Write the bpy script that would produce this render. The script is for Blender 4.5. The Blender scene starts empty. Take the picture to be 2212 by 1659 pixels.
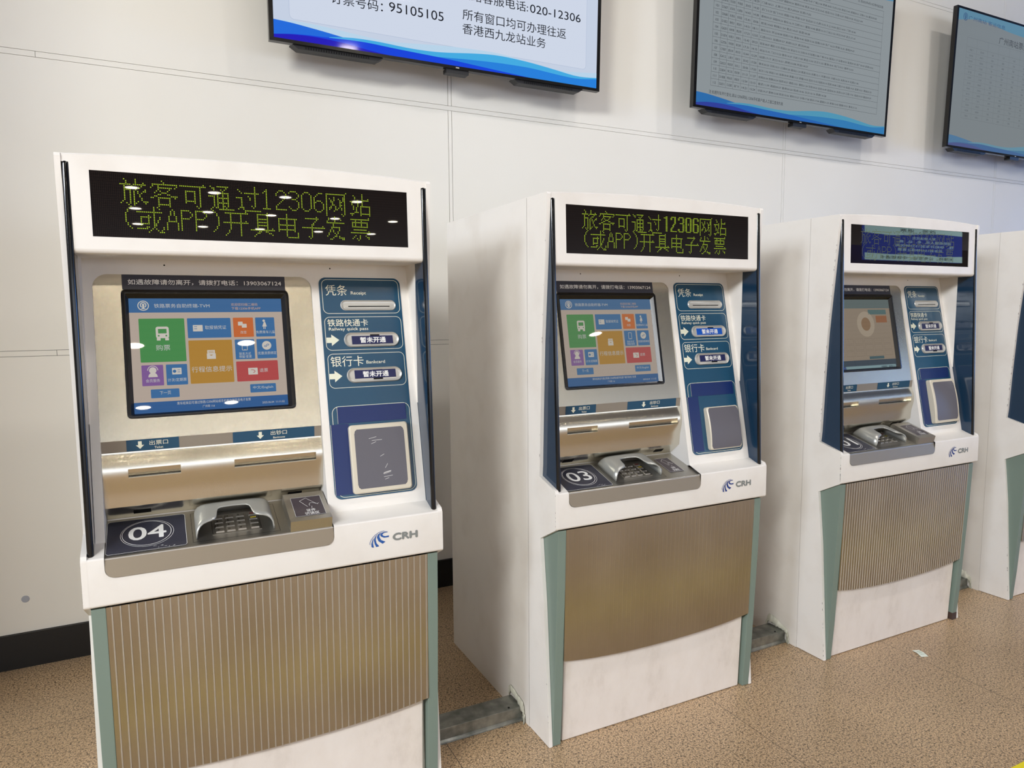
import bpy, bmesh, math, random
from mathutils import Vector, Matrix
from mathutils.geometry import tessellate_polygon

SC = bpy.context.scene
COL = SC.collection
random.seed(4)

# ------------------------------------------------------------------ camera
IMG_W, IMG_H, FPX = 2212, 1659, 1522.92
YAW, PITCH, ROLL = math.radians(26.580), math.radians(5.8068), math.radians(-0.4447)
fw = Vector((math.sin(YAW) * math.cos(PITCH), math.cos(YAW) * math.cos(PITCH), -math.sin(PITCH)))
rt = Vector((math.cos(YAW), -math.sin(YAW), 0))
up = rt.cross(fw)
r2 = rt * math.cos(ROLL) + up * math.sin(ROLL)
u2 = -rt * math.sin(ROLL) + up * math.cos(ROLL)
cam = bpy.data.cameras.new('camera')
cam.sensor_fit = 'HORIZONTAL'
cam.sensor_width = 36.0
cam.lens = FPX / IMG_W * 36.0
cam.clip_start = 0.05
cam_ob = bpy.data.objects.new('camera', cam)
M = Matrix(((r2.x, u2.x, -fw.x, -0.2601), (r2.y, u2.y, -fw.y, -3.4047), (r2.z, u2.z, -fw.z, 1.4457), (0, 0, 0, 1)))
cam_ob.matrix_world = M
COL.objects.link(cam_ob)
SC.camera = cam_ob

# ------------------------------------------------------------------ view and light
SC.view_settings.view_transform = 'Standard'
SC.view_settings.look = 'None'
SC.view_settings.exposure = -0.03
SC.view_settings.gamma = 1.0
SC.view_settings.use_curve_mapping = False
SC.cycles.use_denoising = True
SC.cycles.max_bounces = 8
SC.cycles.sample_clamp_indirect = 6.0
SC.cycles.caustics_reflective = False
SC.cycles.caustics_refractive = False

W = bpy.data.worlds.new('daylight')
SC.world = W
W.use_nodes = True
bg = W.node_tree.nodes['Background']
bg.inputs[0].default_value = (0.83, 0.89, 1.0, 1)
bg.inputs[1].default_value = 2.7


def area(name, loc, target, sx, sy, power, col):
    l = bpy.data.lights.new(name, 'AREA')
    l.shape = 'RECTANGLE'
    l.size, l.size_y, l.energy, l.color = sx, sy, power, col
    o = bpy.data.objects.new(name, l)
    o.location = loc
    o.rotation_euler = (Vector(target) - Vector(loc)).to_track_quat('-Z', 'Z').to_euler()
    COL.objects.link(o)
    return o


CEIL = 5.0
# long row of ceiling lamps behind and to the left of the camera; added fill row further left, unseen
area('ceiling_lamp_row_light', (-4.0, -6.4, 4.88), (1.0, -1.0, 1.2), 4.2, 0.55, 740, (0.98, 0.99, 0.97))
area('added_side_light', (-8.0, -5.5, 4.58), (1.0, -1.2, 0.9), 3.0, 1.2, 590, (0.78, 0.86, 1.0))  # added fill lamp, brightens the left sides of the machines


# ------------------------------------------------------------------ materials
def s2l(c):
    return tuple(((v / 255) / 12.92 if v / 255 <= 0.04045 else ((v / 255 + 0.055) / 1.055) ** 2.4) for v in c)


MATS = {}


def pbr(name, col, rough=0.5, metal=0.0, spec=0.5, emit=None, estr=1.0, coat=0.0, lin=False):
    if name in MATS:
        return MATS[name]
    m = bpy.data.materials.new(name)
    m.use_nodes = True
    b = m.node_tree.nodes['Principled BSDF']
    c = col if lin else s2l(col)
    b.inputs['Base Color'].default_value = (*c, 1)
    b.inputs['Roughness'].default_value = rough
    b.inputs['Metallic'].default_value = metal
    b.inputs['Specular IOR Level'].default_value = spec
    b.inputs['Coat Weight'].default_value = coat
    b.inputs['Coat Roughness'].default_value = 0.05
    if emit is not None:
        b.inputs['Emission Color'].default_value = (*s2l(emit), 1)
        b.inputs['Emission Strength'].default_value = estr
    MATS[name] = m
    return m


def screen(name, col, strength=0.8, rough=0.05):
    """lit display pixels behind glossy glass"""
    return pbr('screen_' + name, (6, 6, 7), rough, 0, 0.5 if name[0] == 'u' else 0.25, emit=col, estr=strength)


def nodes(m):
    return m.node_tree.nodes, m.node_tree.links, m.node_tree.nodes['Principled BSDF']


def texco(n, l, scale, kind='Object'):
    t = n.new('ShaderNodeTexCoord')
    mp = n.new('ShaderNodeMapping')
    mp.inputs['Scale'].default_value = scale
    l.new(t.outputs[kind], mp.inputs['Vector'])
    return mp.outputs[0]


def ramp(n, l, src, stops, interp='LINEAR'):
    r = n.new('ShaderNodeValToRGB')
    r.color_ramp.interpolation = interp
    e = r.color_ramp.elements
    while len(e) < len(stops):
        e.new(0.5)
    for i, (p, c) in enumerate(stops):
        e[i].position = p
        e[i].color = (*c, 1)
    l.new(src, r.inputs[0])
    return r


def mat_paint():
    m = pbr('white_paint', (236, 232, 228), 0.38, 0, 0.4)
    n, l, b = nodes(m)
    v = texco(n, l, (7, 7, 7))
    t = n.new('ShaderNodeTexNoise')
    t.inputs['Scale'].default_value = 1.0
    t.inputs['Detail'].default_value = 6
    l.new(v, t.inputs['Vector'])
    r = ramp(n, l, t.outputs['Fac'], [(0.30, s2l((226, 221, 214))), (0.50, s2l((232, 228, 222))), (1, s2l((234, 230, 224)))])
    l.new(r.outputs[0], b.inputs['Base Color'])
    return m


def mat_kick():
    m = pbr('scuffed_white_paint', (228, 222, 214), 0.45, 0, 0.4)
    n, l, b = nodes(m)
    v = texco(n, l, (9, 9, 5))
    t = n.new('ShaderNodeTexNoise')
    t.inputs['Scale'].default_value = 1.3
    t.inputs['Detail'].default_value = 8
    t.inputs['Roughness'].default_value = 0.65
    l.new(v, t.inputs['Vector'])
    r = ramp(n, l, t.outputs['Fac'], [(0.28, s2l((216, 207, 198))), (0.46, s2l((229, 221, 213))), (0.7, s2l((234, 227, 220)))])
    l.new(r.outputs[0], b.inputs['Base Color'])
    return m


def mat_wall():
    m = pbr('wall_panel_white', (234, 231, 224), 0.55, 0, 0.3)
    n, l, b = nodes(m)
    v = texco(n, l, (1, 1, 1))
    t = n.new('ShaderNodeTexNoise')
    t.inputs['Scale'].default_value = 0.9
    t.inputs['Detail'].default_value = 3
    l.new(v, t.inputs['Vector'])
    r = ramp(n, l, t.outputs['Fac'], [(0.3, s2l((231, 227, 217))), (0.7, s2l((236, 233, 225)))])
    l.new(r.outputs[0], b.inputs['Base Color'])
    return m


def mat_steel(name, col, rough, stretch, lo=0.86, bump=0.06, dirt=None):
    m = pbr(name, col, rough, 1.0)
    n, l, b = nodes(m)
    v = texco(n, l, stretch)
    t = n.new('ShaderNodeTexNoise')
    t.inputs['Scale'].default_value = 1.0
    t.inputs['Detail'].default_value = 5
    t.inputs['Roughness'].default_value = 0.6
    l.new(v, t.inputs['Vector'])
    c = s2l(col)
    r = ramp(n, l, t.outputs['Fac'], [(0.25, tuple(x * lo for x in c)), (0.75, c)])
    out = r.outputs[0]
    if dirt:
        v2 = texco(n, l, (5, 5, 3.5))
        t2 = n.new('ShaderNodeTexNoise')
        t2.inputs['Scale'].default_value = 1.0
        t2.inputs['Detail'].default_value = 7
        l.new(v2, t2.inputs['Vector'])
        r3 = ramp(n, l, t2.outputs['Fac'], [(0.25, dirt), (0.62, (1, 1, 1))])
        mx = n.new('ShaderNodeMix')
        mx.data_type = 'RGBA'
        mx.blend_type = 'MULTIPLY'
        mx.inputs['Factor'].default_value = 1
        l.new(out, mx.inputs['A'])
        l.new(r3.outputs[0], mx.inputs['B'])
        out = mx.outputs['Result']
    l.new(out, b.inputs['Base Color'])
    mr = n.new('ShaderNodeMapRange')
    mr.inputs['To Min'].default_value = rough - 0.02
    mr.inputs['To Max'].default_value = rough + 0.04
    l.new(t.outputs['Fac'], mr.inputs['Value'])
    l.new(mr.outputs[0], b.inputs['Roughness'])
    bp = n.new('ShaderNodeBump')
    bp.inputs['Strength'].default_value = bump
    bp.inputs['Distance'].default_value = 0.001
    l.new(t.outputs['Fac'], bp.inputs['Height'])
    l.new(bp.outputs[0], b.inputs['Normal'])
    return m


def mat_floor():
    m = pbr('floor_granite', (180, 145, 108), 0.3, 0, 0.45)
    n, l, b = nodes(m)
    t = n.new('ShaderNodeTexCoord')
    n1 = n.new('ShaderNodeTexNoise')
    n1.inputs['Scale'].default_value = 210
    n1.inputs['Detail'].default_value = 3
    n1.inputs['Roughness'].default_value = 0.7
    l.new(t.outputs['Object'], n1.inputs['Vector'])
    r1 = ramp(n, l, n1.outputs['Fac'], [(0.33, s2l((72, 68, 64))), (0.41, s2l((122, 110, 97))), (0.47, s2l((188, 157, 121))),
                                        (0.57, s2l((216, 186, 147))), (0.70, s2l((238, 214, 180)))])
    n2 = n.new('ShaderNodeTexNoise')
    n2.inputs['Scale'].default_value = 130
    n2.inputs['Detail'].default_value = 4
    n2.inputs['Distortion'].default_value = 0.4
    l.new(t.outputs['Object'], n2.inputs['Vector'])
    r2_ = ramp(n, l, n2.outputs['Fac'], [(0.34, (0.22, 0.21, 0.20)), (0.42, (0.70, 0.68, 0.66)), (0.49, (1, 1, 1))])
    n3 = n.new('ShaderNodeTexNoise')
    n3.inputs['Scale'].default_value = 1.6
    n3.inputs['Detail'].default_value = 3
    l.new(t.outputs['Object'], n3.inputs['Vector'])
    r3 = ramp(n, l, n3.outputs['Fac'], [(0.3, (0.82, 0.81, 0.80)), (0.7, (1, 1, 1))])
    a = None
    src = r1.outputs[0]
    for o in (r2_.outputs[0], r3.outputs[0]):
        mx = n.new('ShaderNodeMix')
        mx.data_type = 'RGBA'
        mx.blend_type = 'MULTIPLY'
        mx.inputs['Factor'].default_value = 1
        l.new(src, mx.inputs['A'])
        l.new(o, mx.inputs['B'])
        src = mx.outputs['Result']
    # tile joints every 0.98 m along x and 1.96 m along y
    sep = n.new('ShaderNodeSeparateXYZ')
    l.new(t.outputs['Object'], sep.inputs[0])

    def joint(sock, off, period):
        ad = n.new('ShaderNodeMath'); ad.operation = 'ADD'; ad.inputs[1].default_value = off
        l.new(sock, ad.inputs[0])
        md = n.new('ShaderNodeMath'); md.operation = 'FLOORED_MODULO'; md.inputs[1].default_value = period
        l.new(ad.outputs[0], md.inputs[0])
        lt = n.new('ShaderNodeMath'); lt.operation = 'LESS_THAN'; lt.inputs[1].default_value = 0.0022
        l.new(md.outputs[0], lt.inputs[0])
        return lt.outputs[0]
    jx = joint(sep.outputs['X'], 100 * 0.98 - 0.536, 0.98)
    jy = joint(sep.outputs['Y'], 60 * 1.96 + 0.55, 1.96)
    mxx = n.new('ShaderNodeMath'); mxx.operation = 'MAXIMUM'
    l.new(jx, mxx.inputs[0]); l.new(jy, mxx.inputs[1])
    mx = n.new('ShaderNodeMix'); mx.data_type = 'RGBA'
    l.new(mxx.outputs[0], mx.inputs['Factor'])
    l.new(src, mx.inputs['A'])
    mx.inputs['B'].default_value = (*s2l((70, 60, 50)), 1)
    l.new(mx.outputs['Result'], b.inputs['Base Color'])
    return m


def mat_led():
    """black display face with its faint grid of unlit diodes"""
    m = pbr('led_face', (14, 11, 9), 0.012, 0, 0.5)
    n, l, b = nodes(m)
    t = n.new('ShaderNodeTexCoord')
    sep = n.new('ShaderNodeSeparateXYZ')
    l.new(t.outputs['Object'], sep.inputs[0])

    def wave(sock):
        a = n.new('ShaderNodeMath'); a.operation = 'MULTIPLY'; a.inputs[1].default_value = 2 * math.pi / 0.004
        l.new(sock, a.inputs[0])
        s = n.new('ShaderNodeMath'); s.operation = 'COSINE'
        l.new(a.outputs[0], s.inputs[0])
        return s.outputs[0]
    ad = n.new('ShaderNodeMath'); ad.operation = 'ADD'
    l.new(wave(sep.outputs['X']), ad.inputs[0]); l.new(wave(sep.outputs['Z']), ad.inputs[1])
    r = ramp(n, l, ad.outputs[0], [(0.55, s2l((14, 10, 9))), (1.0, s2l((38, 27, 22)))])
    l.new(r.outputs[0], b.inputs['Base Color'])
    return m


def mat_galv():
    m = pbr('galvanised', (132, 136, 134), 0.42, 0.85)
    n, l, b = nodes(m)
    t = n.new('ShaderNodeTexCoord')
    no = n.new('ShaderNodeTexNoise'); no.inputs['Scale'].default_value = 22; no.inputs['Detail'].default_value = 6
    l.new(t.outputs['Object'], no.inputs['Vector'])
    ad = n.new('ShaderNodeMath'); ad.operation = 'ADD'
    l.new(no.outputs['Fac'], ad.inputs[0]); ad.inputs[1].default_value = 0.3
    r = ramp(n, l, ad.outputs[0], [(0.6, s2l((116, 119, 114))), (0.8, s2l((140, 142, 137))), (1.0, s2l((168, 168, 160)))])
    l.new(r.outputs[0], b.inputs['Base Color'])
    return m


def mat_ceiling():
    m = pbr('ceiling_slats', (70, 60, 52), 0.6)
    n, l, b = nodes(m)
    t = n.new('ShaderNodeTexCoord')
    sep = n.new('ShaderNodeSeparateXYZ')
    l.new(t.outputs['Object'], sep.inputs[0])
    md = n.new('ShaderNodeMath'); md.operation = 'FLOORED_MODULO'; md.inputs[1].default_value = 0.3
    l.new(sep.outputs['Y'], md.inputs[0])
    lt = n.new('ShaderNodeMath'); lt.operation = 'LESS_THAN'; lt.inputs[1].default_value = 0.16
    l.new(md.outputs[0], lt.inputs[0])
    r = ramp(n, l, lt.outputs[0], [(0, s2l((44, 38, 34))), (1, s2l((112, 98, 86)))])
    l.new(r.outputs[0], b.inputs['Base Color'])
    return m


PAINT, KICK, WALL = mat_paint(), mat_kick(), mat_wall()
STEEL = mat_steel('brushed_steel', (225, 219, 204), 0.22, (900, 60, 5), 0.94, 0.008)
TRAYF = pbr('tray_textured_steel_dimmed', (158, 146, 128), 0.5, 0.9)  # textured front sheet, base darkened to tame its bright reflection
TRAYS = mat_steel('tray_steel', (196, 192, 184), 0.36, (700, 60, 700), 0.92, 0.01)
RIBST = mat_steel('ribbed_steel', (198, 190, 176), 0.28, (900, 60, 5), 0.95, 0.006, (0.84, 0.82, 0.78))
GRAN, LEDF, GALV, SLATS = mat_floor(), mat_led(), mat_galv(), mat_ceiling()
RIBHI = pbr('rib_bright', (196, 190, 180), 0.48, 0.8)
NAVY = pbr('navy_print', (34, 76, 104), 0.22, 0, 0.5)
FINM = pbr('fin_navy', (24, 50, 74), 0.12, 0, 0.5, coat=0.4)
FINB = pbr('fin_black', (8, 9, 11), 0.12, 0, 0.5)
GREEN = pbr('post_green', (120, 136, 126), 0.35, 0, 0.45)
BLACK = pbr('black_plastic', (17, 15, 14), 0.25, 0, 0.45)
DARK = pbr('dark_gap', (8, 7, 7), 0.7, 0, 0.2)
CREAM = pbr('cream_print', (226, 228, 208), 0.4)
WHITE = pbr('white_print', (238, 238, 236), 0.4)
SLATE = pbr('slate_film', (52, 53, 66), 0.3)
PLUM = pbr('plum_label', (68, 60, 66), 0.35)
FILM = pbr('grey_film', (150, 142, 130), 0.4, 0.4)
STRIP = pbr('royal_blue_film', (16, 40, 96), 0.3)
TAGN = pbr('navy_sticker', (18, 26, 78), 0.35)
TAGB = pbr('bright_blue_sticker', (14, 84, 186), 0.3)
SILVER = pbr('silver_plastic', (196, 194, 188), 0.3, 0.35)
GUARD = pbr('guard_silver', (178, 178, 172), 0.33, 0.45)
RIM = pbr('pad_rim', (208, 200, 182), 0.35)
PADG = pbr('pad_grey', (96, 94, 102), 0.42)
LOGOB = pbr('emblem_blue', (38, 88, 162), 0.35)
LOGOD = pbr('emblem_dark_blue', (40, 62, 130), 0.35)
LOGOG = pbr('emblem_grey', (130, 134, 132), 0.35)
RUST = pbr('rust_brown', (70, 52, 44), 0.7)
SEAL = pbr('sealant', (205, 205, 190), 0.5)
LIT = pbr('led_lit', (30, 34, 6), 0.4, 0, 0.2, emit=(176, 206, 40), estr=0.95)
LITDIM = pbr('led_lit_dim', (30, 30, 12), 0.4, 0, 0.2, emit=(132, 142, 70), estr=0.6)
YEL = pbr('yellow_tape', (238, 220, 20), 0.5)
PAPER = pbr('paper', (228, 234, 222), 0.7)
PAPERG = pbr('paper_ink', (140, 168, 150), 0.7)
CAPG = pbr('cap_grey', (165, 168, 176), 0.4)
SKIRT = pbr('black_skirting', (18, 17, 16), 0.35)
TVB = pbr('tv_black', (13, 13, 14), 0.18, 0, 0.5)
TVM = pbr('tv_matt_black', (20, 20, 22), 0.5)
TVM_ = pbr('box_black', (24, 24, 26), 0.5)
CHIP = pbr('paint_chip', (40, 34, 32), 0.7)
SCRATCH = pbr('scratch', (224, 224, 222), 0.5)
SPOT = pbr('spot_lens', (250, 246, 236), 0.4, emit=(242, 236, 232), estr=240.0)
LAMP = pbr('lamp_lens', (250, 246, 236), 0.4, emit=(255, 242, 218), estr=70.0)
FRAME = pbr('window_frame', (60, 62, 64), 0.4, 0.6)


# ------------------------------------------------------------------ mesh builder
class Fr:
    """a plane in space: P(a, b, c) = origin + a*u + b*v + c*n"""

    def __init__(s, o, u, v):
        s.o, s.u, s.v = Vector(o), Vector(u).normalized(), Vector(v).normalized()
        s.n = s.u.cross(s.v)

    def P(s, a, b, c=0.0):
        return s.o + s.u * a + s.v * b + s.n * c


def rect(a0, b0, a1, b1):
    return [(a0, b0), (a1, b0), (a1, b1), (a0, b1)]


def rrect(a0, b0, a1, b1, r, k=6, corners=(1, 1, 1, 1)):
    """corners: lower left, lower right, upper right, upper left"""
    out = []
    for (cx, cy, st), on, raw in zip(((a0 + r, b0 + r, 180), (a1 - r, b0 + r, 270), (a1 - r, b1 - r, 0), (a0 + r, b1 - r, 90)),
                                     corners, ((a0, b0), (a1, b0), (a1, b1), (a0, b1))):
        if not on:
            out.append(raw)
            continue
        for i in range(k + 1):
            t = math.radians(st + 90 * i / k)
            out.append((cx + r * math.cos(t), cy + r * math.sin(t)))
    return out


def ell(cx, cy, rx, ry, k=40, a0=0, a1=360):
    full = abs(a1 - a0) >= 360
    return [(cx + rx * math.cos(math.radians(a0 + (a1 - a0) * i / (k if full else k - 1))),
             cy + ry * math.sin(math.radians(a0 + (a1 - a0) * i / (k if full else k - 1)))) for i in range(k)]


TXT = {}


def glyphs(s):
    if s not in TXT:
        c = bpy.data.curves.new('t', 'FONT')
        c.body = s
        c.resolution_u = 4 if len(s) < 12 else 2
        o = bpy.data.objects.new('t', c)
        COL.objects.link(o)
        bpy.context.view_layer.update()
        dg = bpy.context.evaluated_depsgraph_get()
        ev = o.evaluated_get(dg)
        me = ev.to_mesh()
        vs = [(v.co.x, v.co.y) for v in me.vertices]
        fs = [tuple(p.vertices) for p in me.polygons]
        ev.to_mesh_clear()
        bpy.data.objects.remove(o)
        bpy.data.curves.remove(c)
        TXT[s] = (vs, fs)
    return TXT[s]


class MB:
    def __init__(s):
        s.v, s.f, s.m, s.mats, s.sm = [], [], [], [], []

    def mi(s, mat):
        if mat not in s.mats:
            s.mats.append(mat)
        return s.mats.index(mat)

    def add(s, verts, faces, mat, sm=False):
        o = len(s.v)
        s.v += [Vector(p) for p in verts]
        k = s.mi(mat)
        for f in faces:
            s.f.append(tuple(o + i for i in f))
            s.m.append(k)
            s.sm.append(sm)
        return s

    def box(s, x0, x1, y0, y1, z0, z1, mat):
        v = [(x, y, z) for x in (x0, x1) for y in (y0, y1) for z in (z0, z1)]
        return s.add(v, [(0, 1, 3, 2), (4, 6, 7, 5), (0, 4, 5, 1), (2, 3, 7, 6), (0, 2, 6, 4), (1, 5, 7, 3)], mat)

    def flat(s, fr, pts, c, mat):
        v = [fr.P(a, b, c) for a, b in pts]
        if len(pts) <= 4:
            return s.add(v, [tuple(range(len(pts)))], mat)
        tri = tessellate_polygon([[Vector((a, b, 0)) for a, b in pts]])
        return s.add(v, tri, mat)

    def slab(s, fr, pts, c0, c1, mat, bottom=False, side=None):
        s.flat(fr, pts, c1, mat)
        if bottom:
            s.flat(fr, pts, c0, mat)
        n = len(pts)
        v = [fr.P(a, b, c0) for a, b in pts] + [fr.P(a, b, c1) for a, b in pts]
        return s.add(v, [(i, (i + 1) % n, n + (i + 1) % n, n + i) for i in range(n)], side or mat)

    def band(s, fr, p0, c0, p1, c1, mat):
        """skin between two outlines with equal point counts"""
        n = len(p0)
        v = [fr.P(a, b, c0) for a, b in p0] + [fr.P(a, b, c1) for a, b in p1]
        return s.add(v, [(i, (i + 1) % n, n + (i + 1) % n, n + i) for i in range(n)], mat, True)

    def line(s, fr, a0, b0, a1, b1, w, c, mat):
        d = Vector((a1 - a0, b1 - b0))
        if d.length == 0:
            return s
        d.normalize()
        nx, ny = -d.y * w / 2, d.x * w / 2
        return s.flat(fr, [(a0 + nx, b0 + ny), (a0 - nx, b0 - ny), (a1 - nx, b1 - ny), (a1 + nx, b1 + ny)], c, mat)

    def outline(s, fr, pts_out, pts_in, c, mat):
        return s.band(fr, pts_out, c, pts_in, c, mat)

    def rbox(s, fr, a0, b0, a1, b1, r, w, c, mat, corners=(1, 1, 1, 1)):
        return s.outline(fr, rrect(a0, b0, a1, b1, r, 6, corners), rrect(a0 + w, b0 + w, a1 - w, b1 - w, max(r - w, 0.0005), 6, corners), c, mat)

    def text(s, fr, t, a, b, w, h, c, mat, bold=0.0, align='L'):
        vs, fs = glyphs(t)
        if not vs:
            return s
        x0, x1 = min(p[0] for p in vs), max(p[0] for p in vs)
        y0, y1 = min(p[1] for p in vs), max(p[1] for p in vs)
        d = bold * h
        ky = (h - 2 * d) / (y1 - y0)
        kx = ky if w is None else (w - 2 * d) / (x1 - x0)
        ww = kx * (x1 - x0) + 2 * d
        a -= {'L': 0, 'C': ww / 2, 'R': ww}[align]
        for k, (ex, ey) in enumerate(((1, 1),) if not bold else ((0, 1), (2, 1), (1, 0), (1, 2), (1, 1))):
            s.add([fr.P(a + (x - x0) * kx + ex * d, b + (y - y0) * ky + ey * d, c + k * .00002) for x, y in vs], fs, mat)
        return s

    def loft(s, prof, x0, x1, mat, caps=True):
        """extrude an open (y, z) profile along x"""
        n = len(prof)
        v = [(x0, y, z) for y, z in prof] + [(x1, y, z) for y, z in prof]
        s.add(v, [(i, i + 1, n + i + 1, n + i) for i in range(n - 1)], mat, True)
        return s

    def yz(s, poly, x0, x1, mat, side=None):
        """closed (y, z) polygon extruded along x"""
        fr = Fr((0, 0, 0), (0, 1, 0), (0, 0, 1))
        s.slab(fr, poly, x0, x1, mat, True, side)
        return s

    def tube(s, pts, r, mat, k=8):
        n = len(pts)
        pts = [Vector(p) for p in pts]
        vs, fs = [], []
        for i, p in enumerate(pts):
            d = (pts[min(i + 1, n - 1)] - pts[max(i - 1, 0)]).normalized()
            a = d.orthogonal().normalized() if i == 0 else (a - d * a.dot(d)).normalized()
            b = d.cross(a)
            for j in range(k):
                t = 2 * math.pi * j / k
                vs.append(p + a * r * math.cos(t) + b * r * math.sin(t))
        for i in range(n - 1):
            for j in range(k):
                fs.append((i * k + j, i * k + (j + 1) % k, (i + 1) * k + (j + 1) % k, (i + 1) * k + j))
        fs += [tuple(range(k)), tuple((n - 1) * k + j for j in range(k))]
        return s.add(vs, fs, mat)

    def cyl(s, fr, cx, cy, r, c0, c1, mat, k=24):
        return s.slab(fr, ell(cx, cy, r, r, k), c0, c1, mat, True)

    def mesh(s, name, shift=(0, 0, 0), smooth=None, face=None):
        me = bpy.data.meshes.new(name)
        sh = Vector(shift)
        me.from_pydata([tuple(p - sh) for p in s.v], [], s.f)
        for m in s.mats:
            me.materials.append(m)
        me.polygons.foreach_set('material_index', s.m)
        if smooth:
            me.polygons.foreach_set('use_smooth', s.sm)
        bm = bmesh.new()
        bm.from_mesh(me)
        bmesh.ops.remove_doubles(bm, verts=bm.verts, dist=0.000005)
        bmesh.ops.recalc_face_normals(bm, faces=bm.faces)
        if face:
            for q in bm.faces:
                q.normal_update()
                if q.normal.dot(Vector(face)) < -0.02:
                    q.normal_flip()
        if smooth:
            for e in bm.edges:
                if len(e.link_faces) == 2 and e.calc_face_angle(0) > math.radians(smooth):
                    e.smooth = False
        bm.to_mesh(me)
        bm.free()
        me.update()
        return me


def link(name, me, parent=None, bevel=0.0, seg=2):
    o = bpy.data.objects.new(name, me)
    COL.objects.link(o)
    if parent:
        o.parent = parent
    if bevel:
        b = o.modifiers.new('edge', 'BEVEL')
        b.width, b.segments, b.limit_method, b.angle_limit = bevel, seg, 'ANGLE', math.radians(40)
    return o


def tag(o, label, cat, group=None, kind=None):
    o['label'], o['category'] = label, cat
    if group:
        o['group'] = group
    if kind:
        o['kind'] = kind
    return o


def empty(name, loc, rz=0.0):
    o = bpy.data.objects.new(name, None)
    o.empty_display_size = 0.1
    o.location = loc
    o.rotation_euler = (0, 0, rz)
    COL.objects.link(o)
    return o


def struct(name, me, bevel=0.0):
    o = link(name, me, None, bevel)
    o['kind'] = 'structure'
    return o


# ------------------------------------------------------------------ the hall
XL, XR, YF = -15.0, 34.0, -26.0
b = MB(); b.box(XL, XR, YF, 0.2, -0.1, 0.0, GRAN); struct('floor', b.mesh('floor'))
b = MB(); b.box(XL, XR, YF, 0.2, CEIL, CEIL + 0.1, SLATS); struct('ceiling', b.mesh('ceiling'))

SK = 0.1454
b = MB()
b.box(XL, XR, 0.008, 0.2, 0, CEIL, DARK)
G = 0.0013
zr = [(SK, 1.285), (1.3065, 2.4547), (2.4765, 3.616), (3.638, CEIL)]
vb = [-1.2225 + 2.3195 * k for k in range(-6, 16)]
for z0, z1 in zr:
    for k in range(len(vb) - 1):
        x0, x1 = vb[k] + 0.0191, vb[k + 1]
        if x0 > XR or x1 < XL:
            continue
        b.box(max(x0, XL) + G, min(x1, XR) - G, 0, 0.02, z0 + G, z1 - G, WALL)
        b.box(max(x1, XL) + G, x1 + 0.0191 - G, 0, 0.02, z0 + G, z1 - G, WALL)
for z0, z1 in ((1.285, 1.3065), (2.4547, 2.4765), (3.616, 3.638)):
    for xa, xb in ((XL, -0.6335), (-0.6325, XR)):
        b.box(xa + 0.0003, xb - 0.0003, 0, 0.02, z0 + 0.0003, z1 - 0.0003, WALL)
struct('wall_back', b.mesh('wall_back'))
b = MB(); b.box(XL, XR, -0.012, 0.01, 0, SK, SKIRT); struct('baseboard_back', b.mesh('baseboard_back'))
b = MB(); b.box(XL - 0.2, XL, YF, 0.2, 0, CEIL, WALL); struct('wall_end', b.mesh('wall_end'))
# unseen return wall, added to shade the left end of the back wall
b = MB(); b.box(-1.90, -1.70, -1.50, 0.0, 0, CEIL, WALL); struct('wall_left_blocker', b.mesh('wall_left_blocker'))


def window(name, p, along, n, width, z0, z1):
    """mullioned glass front: frame bars only, the daylight comes in between them"""
    m = MB()
    a = Vector(along)
    t = Vector((abs(a.y), abs(a.x), 0)) * 0.04
    for i in range(n + 1):
        q = Vector(p) + a * (width * i / n)
        lo, hi = q - t - a * 0.04, q + t + a * 0.04
        m.box(min(lo.x, hi.x), max(lo.x, hi.x), min(lo.y, hi.y), max(lo.y, hi.y), z0, z1, FRAME)
    q = Vector(p) + a * width
    for zz in (z0, (z0 + z1) * 0.55, z1 - 0.1):
        m.box(min(p[0], q.x) - t.x, max(p[0], q.x) + t.x, min(p[1], q.y) - t.y, max(p[1], q.y) + t.y, zz, zz + 0.1, FRAME)
    return struct(name, m.mesh(name))


b = MB(); b.box(15.6, 22.5, -12.9, -12.6, 0, 3.75, pbr('blocker_wall', (150, 140, 126), .6)); struct('wall_front_blocker', b.mesh('wall_front_blocker'))  # added wall behind the sign, keeps bright windows out of display reflections

window('window_1', (XL, YF, 0), (1, 0, 0), 18, XR - XL, 0, CEIL)
window('window_2', (XR, YF, 0), (0, 1, 0), 9, -YF, 0, CEIL)

# ------------------------------------------------------------------ ceiling lamps (seen mirrored in the displays)
DOWN = MB()
F = Fr((0, 0, 0), (1, 0, 0), (0, -1, 0))
DOWN.band(F, ell(0, 0, 0.165, 0.165, 28), 0.0, ell(0, 0, 0.135, 0.135, 28), 0.012, SILVER)
DOWN.band(F, ell(0, 0, 0.165, 0.165, 28), -0.001, ell(0, 0, 0.165, 0.165, 28), 0.0, SILVER)
down_me = DOWN.mesh('trim_ring')
LEN = MB(); LEN.flat(F, ell(0, 0, 0.136, 0.136, 28), 0.004, LAMP)
lens_me = LEN.mesh('lens')
LEN = MB(); LEN.flat(F, ell(0, 0, 0.136, 0.136, 28), 0.004, SPOT)
spot_me = LEN.mesh('lens')
for y in (-3.0, -5.7, -8.4, -11.2, -14.8, -17.0, -19.4, -21.7):
    for x in (-0.6, 1.05, 2.6, 4.3, 5.95, 7.9):
        if (y > -6 and (x > 4.5 or x < 2)) or (x > 2.7 and -9 < y < -5):
            continue
        o = link('downlight', down_me)
        o.location = (x, y, CEIL - 0.003)
        tag(o, 'round recessed downlight in the dark slatted ceiling, mirrored in the displays', 'ceiling light', 'downlights in the ceiling grid')
        q = link('lens', spot_me if y > -6 else lens_me, o)


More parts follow.
